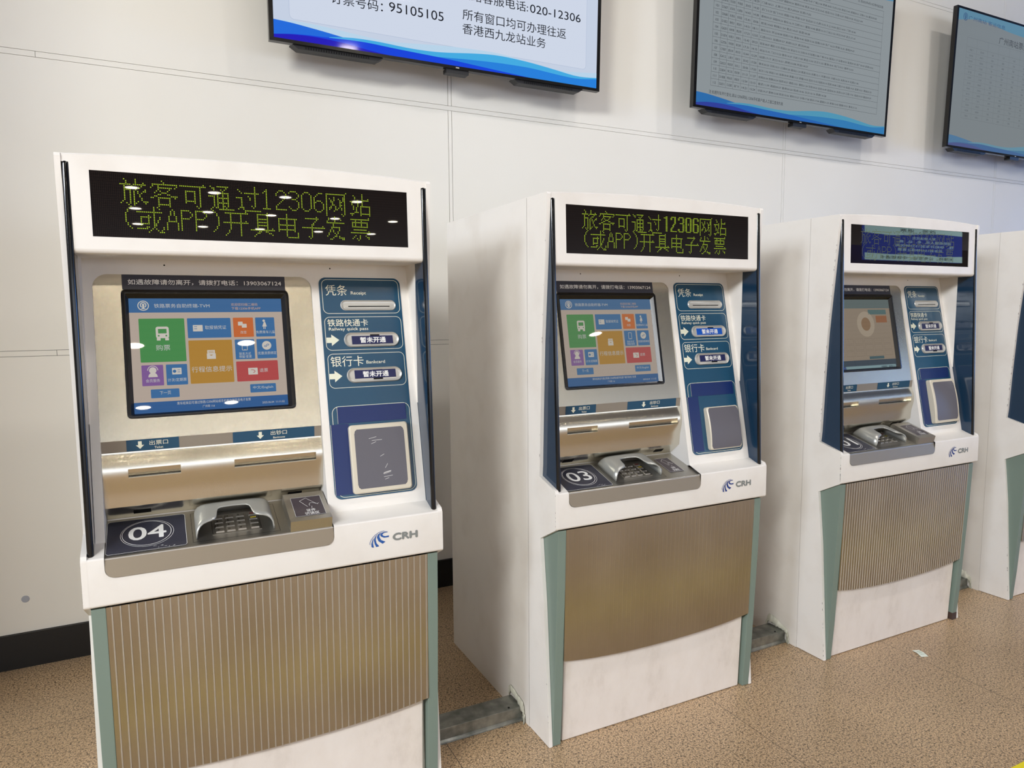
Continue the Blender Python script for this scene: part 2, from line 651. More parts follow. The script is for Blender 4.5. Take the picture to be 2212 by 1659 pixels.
def trough(c, z, tgt, w, d, label):
    """open lamp housing round the glowing face of a lamp row"""
    n = (Vector(tgt) - Vector((c[0], c[1], z))).normalized()
    u = n.cross(Vector((0, 0, 1))).normalized()
    f = Fr((0, 0, 0), u, n.cross(u))
    m = MB()
    o, i_ = rect(-w / 2 - .05, -d / 2 - .05, w / 2 + .05, d / 2 + .05), rect(-w / 2 - .01, -d / 2 - .01, w / 2 + .01, d / 2 + .01)
    s_ = 1 if f.n.dot(n) > 0 else -1
    m.band(f, o, .03 * s_, i_, .03 * s_, SILVER); m.band(f, o, .03 * s_, o, -.10 * s_, SILVER); m.flat(f, o, -.10 * s_, SILVER)
    for k in (-w / 3, w / 3):
        q = f.P(k, 0, -.09 * s_)
        m.tube([q, (q.x, q.y, CEIL - z + .02)], .012, FRAME)
    ob = link('lamp_trough', m.mesh('lamp_trough'))
    ob.location = (c[0], c[1], z)
    tag(ob, label, 'ceiling light')


trough((-4.0, -6.4), 4.88, (1.0, -1.0, 1.2), 4.2, .55, 'long silver lamp trough under the ceiling behind the camera, the nearer one')
trough((-8.0, -5.5), 4.58, (1.0, -1.2, .9), 3.0, 1.2, 'added wide silver lamp trough, unseen, lighting the machine sides from further left')

# added blue light panel, unseen, tints the right end of the wall
lb = empty('added_blue_light', (15.0, -3.5, 0))
m = MB()
m.box(15.01, 15.25, -6.1, -0.9, .42, 2.98, TVM_)
m.box(15.05, 15.2, -5.6, -5.4, 0, .42, TVM_); m.box(15.05, 15.2, -1.6, -1.4, 0, .42, TVM_)
link('housing', m.mesh('housing', (15.0, -3.5, 0)), lb)
m = MB()
m.add([(15.0, -6.0, .5), (15.0, -1.0, .5), (15.0, -1.0, 2.9), (15.0, -6.0, 2.9)], [(0, 1, 2, 3)], pbr('added_panel_blue', (40, 90, 200), .4, emit=(104, 166, 255), estr=12.0))
link('lit_panel', m.mesh('lit_panel', (15.0, -3.5, 0)), lb)
tag(lb, 'added blue light panel standing unseen in the hall, tinting the wall on the right', 'light box')

# ------------------------------------------------------------------ wall displays
TVW, TVH = 1.6569, 0.9502
TV0, TV1 = Vector((0, -0.1788, 2.5962)), Vector((0, -0.2099, 2.5962 + math.sqrt(TVH ** 2 - 0.0311 ** 2)))


def tv_frame(x):
    return Fr((x, TV0.y, TV0.z), (1, 0, 0), TV1 - TV0)


def wave(m, fr, top, bot, c, mat):
    """strip between two polylines over the same span"""
    pts = list(top) + list(reversed(bot))
    m.flat(fr, pts, c, mat)


def interp(pl, x):
    for (x0, y0), (x1, y1) in zip(pl, pl[1:]):
        if x0 <= x <= x1:
            return y0 + (y1 - y0) * (x - x0) / (x1 - x0)
    return pl[0][1] if x < pl[0][0] else pl[-1][1]


def smooth_line(pl, n=40):
    x0, x1 = pl[0][0], pl[-1][0]
    xs = [x0 + (x1 - x0) * i / n for i in range(n + 1)]
    ys = [interp(pl, x) for x in xs]
    for _ in range(3):
        ys = [ys[0]] + [(ys[i - 1] + 2 * ys[i] + ys[i + 1]) / 4 for i in range(1, n)] + [ys[-1]]
    return list(zip(xs, ys))


S0, S1, SB, ST = 0.019, 1.638, 0.014, 0.936
HAN = '广州南深圳北长沙武昌贵阳东昆明站香港西九龙潮汕厦门福田虎珠海桂林柳宜杭上汉口郑怀化岳衡韶关清远惠来'


def tv(x, n, content):
    fr = tv_frame(0)
    root = empty('wall_display', (x, -0.19, 2.5962))
    sh = (0, -0.19, 2.5962)
    m = MB()
    out, inn = rect(0, 0, TVW, TVH), rect(S0, SB, S1, ST)
    m.band(fr, out, 0, inn, 0, TVB)
    m.band(fr, inn, 0, inn, -0.003, TVB)
    m.band(fr, out, 0, out, -0.03, TVB)
    link('bezel', m.mesh('bezel', sh), root)
    m = MB()
    # swelling back housing, deeper towards the wall
    o2 = rect(0.03, 0.015, TVW - 0.03, TVH - 0.03)
    o3 = rect(0.16, 0.10, TVW - 0.16, TVH - 0.12)
    m.band(fr, out, -0.03, o2, -0.045, TVM)
    m.band(fr, o2, -0.045, o3, -0.09, TVM)
    m.flat(fr, o3, -0.09, TVM)
    link('back_housing', m.mesh('back_housing', sh), root)
    for a0, a1 in ((0.09, 0.5), (TVW - 0.5, TVW - 0.09)):
        m = MB()
        m.slab(fr, [(a0, 0.003), (a0 + 0.03, -0.016), (a1 - 0.03, -0.016), (a1, 0.003)], -0.065, -0.012, TVM, True)
        for k in range(26):
            aa = a0 + 0.06 + k * 0.011
            m.flat(fr, rect(aa, -0.013, aa + 0.005, -0.003), -0.0115, DARK)
        link('speaker', m.mesh('speaker', sh), root)
    m = MB()
    m.slab(fr, rrect(0.80, -0.020, 0.915, 0.002, 0.005), -0.05, -0.008, TVM, True)
    link('sensor_box', m.mesh('sensor_box', sh), root)
    for k in (.3, .66):
        m = MB()
        m.box(TVW * k, TVW * k + 0.05, -0.115, 0.0, 2.70, 3.4, TVM)
        link('wall_bracket', m.mesh('wall_bracket', sh), root)
    m = MB()
    content(m, fr)
    m.flat(fr, rect(0.845, 0.004, 0.862, 0.009), 0.0006, SILVER)
    link('screen', m.mesh('screen', sh), root)
    return root


C0 = -0.0025


def waves(m, fr, P, c):
    """P: palette of light, mid, cyan, deep"""
    A = smooth_line([(S0, .087), (.091, .084), (.224, .070), (.342, .055), (.508, .045), (.60, .03), (.658, SB), (.70, SB)])
    m.flat(fr, [(S0, SB)] + [(a, max(b_, SB)) for a, b_ in A], c, P['mid'])
    cy = smooth_line([(.252, .050), (.335, .064), (.471, .066), (.62, .058), (.76, .062), (.939, .085), (1.065, .096), (1.24, .088), (1.424, .069), (1.52, .055), (S1, .066)])
    lo = [(a, SB) for a, _ in cy]
    wave(m, fr, cy, lo, c + .0002, P['cyan'])
    dp = smooth_line([(.60, .03), (.776, .043), (.897, .052), (1.065, .060), (1.241, .062), (1.425, .049), (1.52, .045), (S1, .060)])
    wave(m, fr, dp, [(a, SB) for a, _ in dp], c + .0004, P['azure'])
    dk = smooth_line([(S0, .027), (.089, .039), (.169, .045), (.237, .046), (.334, .052), (.42, .054), (.53, .048), (.70, .043), (.80, .04), (1.0, .028), (1.25, SB)])
    wave(m, fr, dk, [(a, SB) for a, _ in dk], c + .0006, P['deep'])
    dk2 = smooth_line([(S0, .027), (.089, .037), (.169, .041), (.237, .040), (.32, .035), (.42, .022), (.52, SB)])
    wave(m, fr, dk2, [(a, SB) for a, _ in dk2], c + .0008, P['indigo'])


def content_1(m, fr):
    m.flat(fr, rect(S0, SB, S1, ST), C0, screen('t1_bg', (203, 214, 233), 0.95))
    box = screen('t1_box', (212, 221, 238), 0.95)
    m.flat(fr, rrect(.085, .098, 1.572, .90, .02), C0 + .0002, box)
    m.rbox(fr, .085, .098, 1.572, .90, .02, .0015, C0 + .0004, screen('t1_line', (176, 190, 216), 0.95))
    pale = smooth_line([(S0, .087), (.157, .095), (.508, .071), (.816, .099), (1.065, .107), (1.424, .069), (S1, .09)])
    wave(m, fr, pale, [(a, SB) for a, _ in pale], C0 + .0005, screen('t1_pale', (190, 218, 240), 0.95))
    waves(m, fr, dict(mid=screen('t1_mid', (36, 110, 226), 0.95), cyan=screen('t1_cyan', (70, 176, 232), 0.95),
                      azure=screen('t1_azure', (40, 132, 226), 0.95), deep=screen('t1_deep', (24, 70, 226), 0.95),
                      indigo=screen('t1_indigo', (38, 30, 190), 0.95)), C0 + .0007)
    ink = screen('t1_ink', (20, 24, 34), 0.9)
    c = C0 + .0011
    m.text(fr, '订票号码：', .262, .193, .232, .047, c, ink)
    m.text(fr, '95105105', .523, .203, .262, .041, c, ink)
    m.text(fr, '铁路客服电话:', .865, .320, .365, .047, c, ink)
    m.text(fr, '020-12306', 1.241, .322, .293, .039, c, ink)
    m.text(fr, '所有窗口均可办理往返', .881, .229, .568, .049, c, ink)
    m.text(fr, '香港西九龙站业务', .880, .166, .452, .048, c, ink)


def table(m, fr, cols, rows, c, ink, w=.0012):
    for a in cols:
        m.line(fr, a, rows[0], a, rows[-1], w, c, ink)
    for b_ in rows:
        m.line(fr, cols[0], b_, cols[-1], b_, w, c, ink)


def content_2(m, fr):
    m.flat(fr, rect(S0, SB, S1, ST), C0, screen('t2_bg', (146, 154, 158), 0.9))
    top = smooth_line([(S0, .93), (.6, .90), (1.2, .845), (1.5, .842), (S1, .852)])
    wave(m, fr, [(a, ST) for a, _ in top], top, C0 + .0003, screen('t2_top', (92, 146, 178), 0.9))
    waves(m, fr, dict(mid=screen('t2_mid', (46, 112, 178), 0.9), cyan=screen('t2_cyan', (84, 156, 188), 0.9),
                      azure=screen('t2_azure', (54, 128, 186), 0.9), deep=screen('t2_deep', (42, 104, 186), 0.9),
                      indigo=screen('t2_indigo', (50, 66, 160), 0.9)), C0 + .0005)
    ink, c = screen('t2_ink', (46, 50, 56), 0.9), C0 + .0015
    rows = [.775] + [.7376 - i * .03785 for i in range(17)]
    rows = [r for r in rows if r > .12]
    cols = [.122, .180, .234, .289, .348, .412, .475, 1.549]
    table(m, fr, cols, rows, c, ink)
    rnd = random.Random(3)
    codes = ['D2834', 'D1808', 'G6311', 'C7081', 'D3616', 'D3607', 'G9680', 'D1852', 'G6201', 'D1874', 'G2926', 'C7007', 'G412', 'G6523']
    for i in range(len(rows) - 1):
        yb = rows[i + 1] + .011
        if i == 0:
            continue
        m.text(fr, str(96 + i), .138, yb, .022, .013, c, ink)
        m.text(fr, codes[i % 14], .185, yb, .042, .013, c, ink)
        for k, a in ((0, .243), (1, .298)):
            m.text(fr, ''.join(rnd.sample(HAN, 3)), a, yb, .038, .014, c, ink)
        m.text(fr, '%02d:%02d' % (rnd.randrange(9, 22), rnd.randrange(60)), .358, yb, .042, .012, c, ink)
        m.text(fr, '%02d:%02d' % (rnd.randrange(9, 22), rnd.randrange(60)), .422, yb, .042, .012, c, ink)
        L = rnd.choice((14, 20, 28, 30, 36))
        s = ''.join((rnd.choice(HAN) + rnd.choice(HAN) + '%02d:%02d ' % (rnd.randrange(9, 22), rnd.randrange(60))) for _ in range(L // 3))
        m.text(fr, s, .485, yb, min(1.0, .029 * L), .013, c, ink)
    m.text(fr, '注:如遇列车开行变化,请以12306网站,12306手机客户端,人工窗口查询为准', .112, .086, .584, .021, c, ink)
    m.text(fr, '途中各车到达时间', .930, .746, .12, .016, c, ink)
    m.text(fr, '注: 自2025年4月10日零时起实施', 1.30, .790, .24, .016, c, ink)


def content_3(m, fr):
    m.flat(fr, rect(S0, SB, S1, ST), C0, screen('t3_bg', (128, 136, 140), 0.9))
    top = smooth_line([(S0, .857), (.218, .893), (.402, .893), (.596, .870), (.818, .863), (1.2, .85), (S1, .87)])
    wave(m, fr, [(a, ST) for a, _ in top], top, C0 + .0003, screen('t3_top', (96, 140, 164), 0.9))
    waves(m, fr, dict(mid=screen('t3_mid', (84, 124, 160), 0.9), cyan=screen('t3_cyan', (104, 146, 166), 0.9),
                      azure=screen('t3_azure', (78, 124, 158), 0.9), deep=screen('t3_deep', (72, 106, 152), 0.9),
                      indigo=screen('t3_indigo', (82, 92, 142), 0.9)), C0 + .0005)
    ink, c = screen('t3_ink', (66, 70, 76), 0.9), C0 + .0015
    soft = screen('t3_soft', (92, 98, 104), 0.9)
    m.text(fr, '广州南站票价表', .514, .772, .43, .050, c, ink)
    rl(m, fr, .099, .889, .026, c, screen('t3_logo', (60, 90, 130), 0.9))
    m.text(fr, '广州南站 客运信息', .135, .876, .44, .028, c, screen('t3_logo', (60, 90, 130), 0.9))
    rows = [.760, .700, .662] + [.662 - .0374 * i for i in range(1, 13)]
    cols = [.139, .258, .390, .521, .657, .794, .93, 1.07, 1.2, 1.33, 1.46]
    table(m, fr, cols, rows, c, soft, .0009)
    rnd = random.Random(8)
    for i in range(1, len(rows) - 1):
        for k in range(len(cols) - 1):
            t = ''.join(rnd.sample(HAN, 3)) if k < 2 else '%d' % rnd.randrange(20, 900)
            m.text(fr, t, (cols[k] + cols[k + 1]) / 2, rows[i + 1] + .012, None, .013, c, soft, 0, 'C')


def rl(m, fr, cx, cy, r, c, mat):
    """round railway badge: ring, open arch and rail foot"""
    m.outline(fr, ell(cx, cy, r, r, 32), ell(cx, cy, r * .84, r * .84, 32), c, mat)
    m.outline(fr, ell(cx, cy + r * .12, r * .58, r * .58, 20, -50, 230), ell(cx, cy + r * .12, r * .40, r * .40, 20, -50, 230), c, mat)
    m.flat(fr, rect(cx - r * .13, cy - r * .5, cx + r * .13, cy + r * .2), c, mat)
    m.flat(fr, ell(cx, cy + r * .16, r * .24, r * .20, 14), c + .00005, mat)
    m.flat(fr, [(cx - r * .48, cy - r * .66), (cx + r * .48, cy - r * .66), (cx + r * .13, cy - r * .44), (cx - r * .13, cy - r * .44)], c + .00005, mat)


tag(tv(.2238, 1, content_1), 'bright wall display showing hotline numbers over blue waves, above machine 04', 'display screen')
tag(tv(2.5128, 2, content_2), 'greyish wall display with a full timetable grid, above the gap left of machine 01', 'display screen')
tag(tv(4.8222, 3, content_3), 'dim wall display with a fare table, cut off by the right edge of the photo', 'display screen')

# ------------------------------------------------------------------ ticket machines
Y0 = -1.0
SHIFT = (0, Y0, 0)
FA, FB = (-1.3307, 1.5493), (-1.459, 0.9268)
FAS = Fr((0, FA[0], FA[1]), (1, 0, 0), (0, FA[0] - FB[0], FA[1] - FB[1]))   # sloped fascia, b = -(distance below panel top)
TH = (-1.5219, 0.8718)
TRAY = Fr((0, TH[0], TH[1]), (1, 0, 0), (0, 0.1645, 0.0495))                 # keyboard shelf, b = distance from its front edge
FRONT = Fr((0, -1.5268, 0), (1, 0, 0), (0, 0, 1))                            # upright counter face
SIDE = Fr((0, 0, 0), (0, 1, 0), (0, 0, 1))


def arc(cy, cz, r, a0, a1, k=5):
    return [(cy + r * math.cos(math.radians(a0 + (a1 - a0) * i / k)), cz + r * math.sin(math.radians(a0 + (a1 - a0) * i / k))) for i in range(k + 1)]


def ztop(x):
    return 1.8151 + 0.013 * (1 - (x / 0.45) ** 2)


def p_cabinet():
    m = MB()
    n = 12
    xs = [-0.4510 + 0.9020 * i / n for i in range(n + 1)]
    bot = [(x, 0.0) for x in xs]
    top = [(x, ztop(min(abs(x), .45))) for x in xs]
    F_ = Fr((0, 0, 0), (1, 0, 0), (0, 0, 1))
    pts = bot + list(reversed(top))
    m.flat(F_, pts, 0.6287, PAINT) if F_.n.y < 0 else m.flat(F_, pts, -0.6287, PAINT)
    m.flat(F_, pts, 1.29, PAINT) if F_.n.y < 0 else m.flat(F_, pts, -1.29, PAINT)
    k = len(pts)
    v = [(a, -0.6287, b_) for a, b_ in pts] + [(a, -1.3398, b_) for a, b_ in pts]
    m.add(v, [(i, (i + 1) % k, k + (i + 1) % k, k + i) for i in range(k)], PAINT)
    return m.mesh('cabinet', SHIFT)


def p_side(sx, chips=0):
    m = MB()
    poly = [(-1.3400, 0.002), (-1.4808, 0.002), (-1.4770, .057), (-1.4620, .2715), (-1.4471, .485), (-1.4232, .7035), (-1.5240, .757),
            (-1.5256, .765), (-1.5256, .8738), (-1.5200, .8830), (-1.4190, .9115), (-1.4225, .95), (-1.4292, 1.136), (-1.4397, 1.353), (-1.4477, 1.452), (-1.4632, 1.632),
            (-1.4765, 1.8085), (-1.4735, 1.8151), (-1.3400, 1.8151)]
    x0, x1 = (0.4378, 0.4505)
    if sx < 0:
        x0, x1 = -x1, -x0
    m.yz(poly, x0, x1, PAINT)
    rc = random.Random(40 + chips)
    xo = (abs(x0) if sx < 0 else x1) + .0007
    xo = -xo if sx < 0 else xo
    runs = [((-1.4190, .9125), (-1.5190, .8838), 14), ((-1.5252, .872), (-1.5252, .766), 16), ((-1.4195, .93), (-1.4470, 1.452), 18), ((-1.4470, 1.452), (-1.4755, 1.79), 8), ((-1.4620, .27), (-1.4795, .02), 9)]
    for (ya, za), (yb, zb), n in (runs[1:2] if chips == 1 else runs if chips else []):
        for _ in range(n if chips > 2 or n < 17 and chips == 1 else n // 3):
            t, L, w = rc.random(), rc.uniform(.002, .011), rc.uniform(.0008, .0022)
            d = Vector((yb - ya, zb - za)).normalized()
            cy, cz = ya + (yb - ya) * t, za + (zb - za) * t
            q = [(cy - d.x * L / 2, cz - d.y * L / 2), (cy + d.x * L / 2, cz + d.y * L / 2), (cy + d.x * L * .3 + w, cz + d.y * L * .3), (cy - d.x * L * .35 + w * .8, cz - d.y * L * .35)]
            m.add([(xo, a, b_) for a, b_ in q], [(0, 1, 2, 3)], CHIP)
    return m.mesh('side_panel', SHIFT)


def p_hood():
    m = MB()
    zb, zl0, zl1 = 1.600, 1.629, 1.781
    xl, xr = -.3835, .3815
    fy = lambda z: -1.4735 + (1.8151 - z) * (-1.4797 + 1.4735) / (1.8151 - 1.60)
    n = 16
    X = 0.4229
    xs = [-X + 2 * X * i / n for i in range(n + 1)]
    # face round the display
    m.add([(-X, fy(zb), zb), (xl, fy(zb), zb), (xl, fy(1.8), 1.80), (-X, fy(1.8), 1.80)], [(0, 1, 2, 3)], PAINT)
    m.add([(xr, fy(zb), zb), (X, fy(zb), zb), (X, fy(1.8), 1.80), (xr, fy(1.8), 1.80)], [(0, 1, 2, 3)], PAINT)
    m.add([(xl, fy(zb), zb), (xr, fy(zb), zb), (xr, fy(zl0), zl0), (xl, fy(zl0), zl0)], [(0, 1, 2, 3)], PAINT)
    m.add([(xl, fy(zl1), zl1), (xr, fy(zl1), zl1), (xr, fy(1.8), 1.8), (xl, fy(1.8), 1.8)], [(0, 1, 2, 3)], PAINT)
    d = .0025
    q = [(xl, zl0), (xr, zl0), (xr, zl1), (xl, zl1)]
    m.add([(a, fy(z), z) for a, z in q] + [(a, fy(z) + d, z) for a, z in q], [(i, (i + 1) % 4, 4 + (i + 1) % 4, 4 + i) for i in range(4)], PAINT)
    # top strip with the arched crown, and roof
    v, f = [], []
    for x in xs:
        zt = ztop(x)
        v += [(x, fy(1.80), 1.80), (x, -1.4735, zt - .004), (x, -1.4695, zt), (x, -1.3395, zt)]
    for i in range(n):
        for j in range(3):
            f.append((4 * i + j, 4 * i + 4 + j, 4 * i + 5 + j, 4 * i + 1 + j))
    m.add(v, f, PAINT, True)
    # rounded lower lip and underside
    prof = [(fy(zb), zb)] + arc(fy(zb) + .012, zb + .0005, .012, 180, 270, 6) + [(-1.3215, 1.5885)]
    m.loft(prof, -X, X, PAINT)
    for x in (-X, X):
        m.add([(x, y, z) for y, z in prof] + [(x, -1.3395, 1.5885), (x, -1.3395, ztop(x)), (x, -1.4735, ztop(x) - .004)], [tuple(range(len(prof) + 3))], PAINT)
    for sx in (-1, 1):
        x0, x1 = sorted((sx * .4220, sx * .4380))
        m.yz([(-1.3395, 1.7940), (-1.4741, 1.7960), (-1.4735, 1.8125), (-1.4700, 1.8160), (-1.3395, 1.8160)], x0, x1, PAINT)
    return m.mesh('hood', SHIFT, 40, (0, -1, 0))


def p_fascia():
    m = MB()
    t, bt = 0.040, -0.6685
    nx0, nx1, nt = -.4018, .1373, 0.0012
    r = .034
    pts = [(-.4225, bt), (-.4225, t), (.4225, t), (.4225, bt), (nx1, bt)]
    pts += [(nx1, nt - r)] + [(nx1 - r + r * math.cos(math.radians(a)), nt - r + r * math.sin(math.radians(a))) for a in range(10, 91, 10)]
    pts += [(nx0 + r - r * math.sin(math.radians(a)), nt - r + r * math.cos(math.radians(a))) for a in range(0, 91, 10)] + [(nx0, bt)]
    m.slab(FAS, pts, -.14, 0, PAINT)
    for hx, hb in ((.1938, .0265), (-.2362, .0265)):
        m.flat(FAS, ell(hx, hb, .0021, .0021, 12), .0004, DARK)
    for sx in (-1, 1):   # inner cheeks beside the fins
        x0, x1 = (.4222, .4366) if sx > 0 else (-.4366, -.4222)
        m.yz([(-1.3225, 1.5885), (-1.4095, 1.5885), (-1.4095, 1.18), (-1.40, 1.18)], x0, x1, PAINT)
    return m.mesh('fascia', SHIFT)


LEDGE = [(-1.4682, .8942), (-1.5206, .8757)] + arc(-1.5206, .8702, .0055, 100, 180, 5) + [(-1.5268, .763)] + arc(-1.5193, .763, .0075, 180, 270, 5) + [(-1.42, .7502)]
NOTX0, NOTX1, NOTZ, NOTR = -.4022, .1378, .8240, .022


def p_counter():
    m = MB()
    m.loft([(-1.40, .9150)] + LEDGE, -.4378, NOTX0, PAINT)
    m.loft([(-1.40, .9150)] + LEDGE, NOTX1, .4378, PAINT)
    low = [(-1.5263, NOTZ)] + LEDGE[8:]
    m.loft(low, NOTX0, NOTX1, PAINT)
    for x0, sgn in ((NOTX0, 1), (NOTX1, -1)):   # rounded lower corners of the cut-out
        pts = [(x0, NOTZ)] + [(x0 + sgn * (NOTR - NOTR * math.cos(math.radians(a))), NOTZ + NOTR - NOTR * math.sin(math.radians(a))) for a in range(0, 91, 10)]
        m.flat(FRONT, pts, -.0003, PAINT)
    # outer ends of the ledge and apron, past the fins
    for sx in (-1, 1):
        x0, x1 = sorted((sx * .4376, sx * .4508))
        poly = [(-1.43, .7502), (-1.5193, .7555)] + list(reversed(LEDGE[2:-1])) + [(-1.44, .9040), (-1.43, .88)]
        m.yz([(-1.43, .75)] + [(y, z) for y, z in reversed(LEDGE[1:-1])] + [(-1.435, .9055)], x0, x1, PAINT)
    m.box(-.45, .45, -1.42, -1.40, .7502, .88, PAINT)
    return m.mesh('counter', SHIFT, 40)


def p_steel():
    m = MB()
    x0, x1 = -.4015, .1369
    tilt = .1978
    P0 = Fr((0, -1.3281, 1.5503), (1, 0, 0), (0, tilt, 1))
    L = math.hypot(.4168 * tilt, .4168)
    loops = [rrect(x0, -L, x1, 0, .034, 9, (0, 0, 1, 1)), rect(-.3300, -.3660, .0640, -.0470)]
    m.add([P0.P(a, c, 0) for lp in loops for a, c in lp], tessellate_polygon([[Vector((a, c, 0)) for a, c in lp] for lp in loops]), STEEL)
    prof = [(-1.4105, 1.1335), (-1.4078, 1.1030), (-1.4095, 1.0965), (-1.4135, 1.087), (-1.4185, 1.074), (-1.4205, 1.0616), (-1.4212, 1.0505),
            (-1.4200, 1.0393), (-1.4172, 1.025), (-1.4130, 1.008), (-1.4112, .9985), (-1.4102, .984), (-1.4086, .9640), (-1.4065, .9610), (-1.3575, .9213), (-1.3575, .915)]
    slots = [(-.345, -.2253), (-.096, .1177)]
    xs = [x0, -.345, -.2253, -.096, .1177, x1]
    for i in range(5):
        cut = (xs[i], xs[i + 1]) in slots
        seg = prof if not cut else None
        if not cut:
            m.loft(prof, xs[i], xs[i + 1], STEEL)
        else:
            m.loft(prof[:6], xs[i], xs[i + 1], STEEL)
            m.loft(prof[7:], xs[i], xs[i + 1], STEEL)
            a, b_ = xs[i], xs[i + 1]
            yo, yi = -1.4205, -1.4085
            # recess: floor, ceiling, cheeks and back
            m.add([(a, yo, 1.0616), (b_, yo, 1.0616), (b_, yi, 1.0600), (a, yi, 1.0600), (a, yo, 1.0393), (b_, yo, 1.0393), (b_, yi + .004, 1.0400), (a, yi + .004, 1.0400)],
                  [(0, 1, 2, 3), (4, 5, 6, 7), (3, 2, 6, 7), (0, 3, 7, 4), (1, 2, 6, 5)], STEEL)
            m.add([(a, yi + .0035, 1.0425), (b_, yi + .0035, 1.0425), (b_, yi + .0039, 1.0402), (a, yi + .0039, 1.0402)], [(0, 1, 2, 3)], DARK)
    # side returns
    for x in (x0, x1):
        m.add([(x, y, z) for y, z in prof] + [(x, -1.33, .9213), (x, -1.33, 1.1335)], [tuple(range(len(prof) + 2))], STEEL)
    # dark sensor ports under the visor
    for a, b_ in ((-.340, -.300), (.043, .081)):
        q = [(a, -1.3905, .9485), (b_, -1.3905, .9485), (b_, -1.3755, .9363), (a, -1.3755, .9363)]
        m.add([(x, y - .0006, z - .0008) for x, y, z in q], [(0, 1, 2, 3)], DARK)
    return m.mesh('steel_panel', SHIFT, 25)


LAB = Fr((0, -1.4105, 1.1335), (1, 0, 0), (0, -.0027, .0305))


def darrow(m, fr, cx, cy, w, h, c, mat):
    m.flat(fr, [(cx - w * .22, cy + h / 2), (cx - w * .22, cy), (cx - w / 2, cy), (cx, cy - h / 2), (cx + w / 2, cy), (cx + w * .22, cy), (cx + w * .22, cy + h / 2)], c, mat)


def rarrow(m, fr, a0, a1, cy, hs, hh, an, c, mat):
    m.flat(fr, [(a0, cy - hs / 2), (an, cy - hs / 2), (an, cy - hh / 2), (a1, cy), (an, cy + hh / 2), (an, cy + hs / 2), (a0, cy + hs / 2)], c, mat)


def p_film():
    m = MB(); m.flat(LAB, rect(-.4010, -.0300, .1364, -.0005), .0004, FILM)
    return m.mesh('label_backing', SHIFT)


def p_ticket_label():
    m = MB()
    m.flat(LAB, rect(-.3459, -.0293, -.2259, -.0003), .0008, NAVY)
    c = .0012
    darrow(m, LAB, -.3155, -.0145, .0185, .0195, c, CREAM)
    m.text(LAB, '出票口', -.294, -.0165, .0425, .0120, c, CREAM)
    m.text(LAB, 'Ticket', -.283, -.0262, .020, .0058, c, CREAM, .01)
    return m.mesh('ticket_label', SHIFT)


def p_note_label():
    m = MB()
    m.flat(LAB, rect(-.0961, -.0293, .1174, -.0003), .0008, NAVY)
    c = .0012
    darrow(m, LAB, -.0265, -.0145, .0185, .0195, c, CREAM)
    m.text(LAB, '出钞口', .0005, -.0160, .0425, .0120, c, CREAM)
    m.text(LAB, 'Banknote', .0068, -.0258, .031, .0052, c, CREAM, .01)
    return m.mesh('banknote_label', SHIFT)


MON = Fr((0, -1.3281, 1.5503), (1, 0, 0), (0, .1978, 1))
# distances down the steel plate
BZ = dict(a0=-.3398, a1=.0726, t=-.0405, b=-.3720)
DS = dict(a0=-.3238, a1=.0529, t=-.0615, b=-.3600)


def p_bezel():
    m = MB()
    o = rrect(BZ['a0'], BZ['b'], BZ['a1'], BZ['t'], .011)
    o1 = rrect(BZ['a0'] + .003, BZ['b'] + .003, BZ['a1'] - .003, BZ['t'] - .003, .009)
    i0 = rrect(BZ['a0'] + .009, BZ['b'] + .007, BZ['a1'] - .010, BZ['t'] - .010, .004)
    i1 = rrect(DS['a0'], DS['b'], DS['a1'], DS['t'], .0015)
    m.band(MON, o, 0, o, .003, BLACK)
    m.band(MON, o, .003, o1, .0045, BLACK)
    m.band(MON, o1, .0045, i0, .0042, BLACK)
    m.band(MON, i0, .0042, i1, -.0065, BLACK)
    return m.mesh('bezel', SHIFT, 30)


def ui_map():
    a0, a1, t, b_ = DS['a0'], DS['a1'], DS['t'], DS['b']
    X = lambda u: a0 + (a1 - a0) * u
    Y = lambda v: t + (b_ - t) * v
    return X, Y


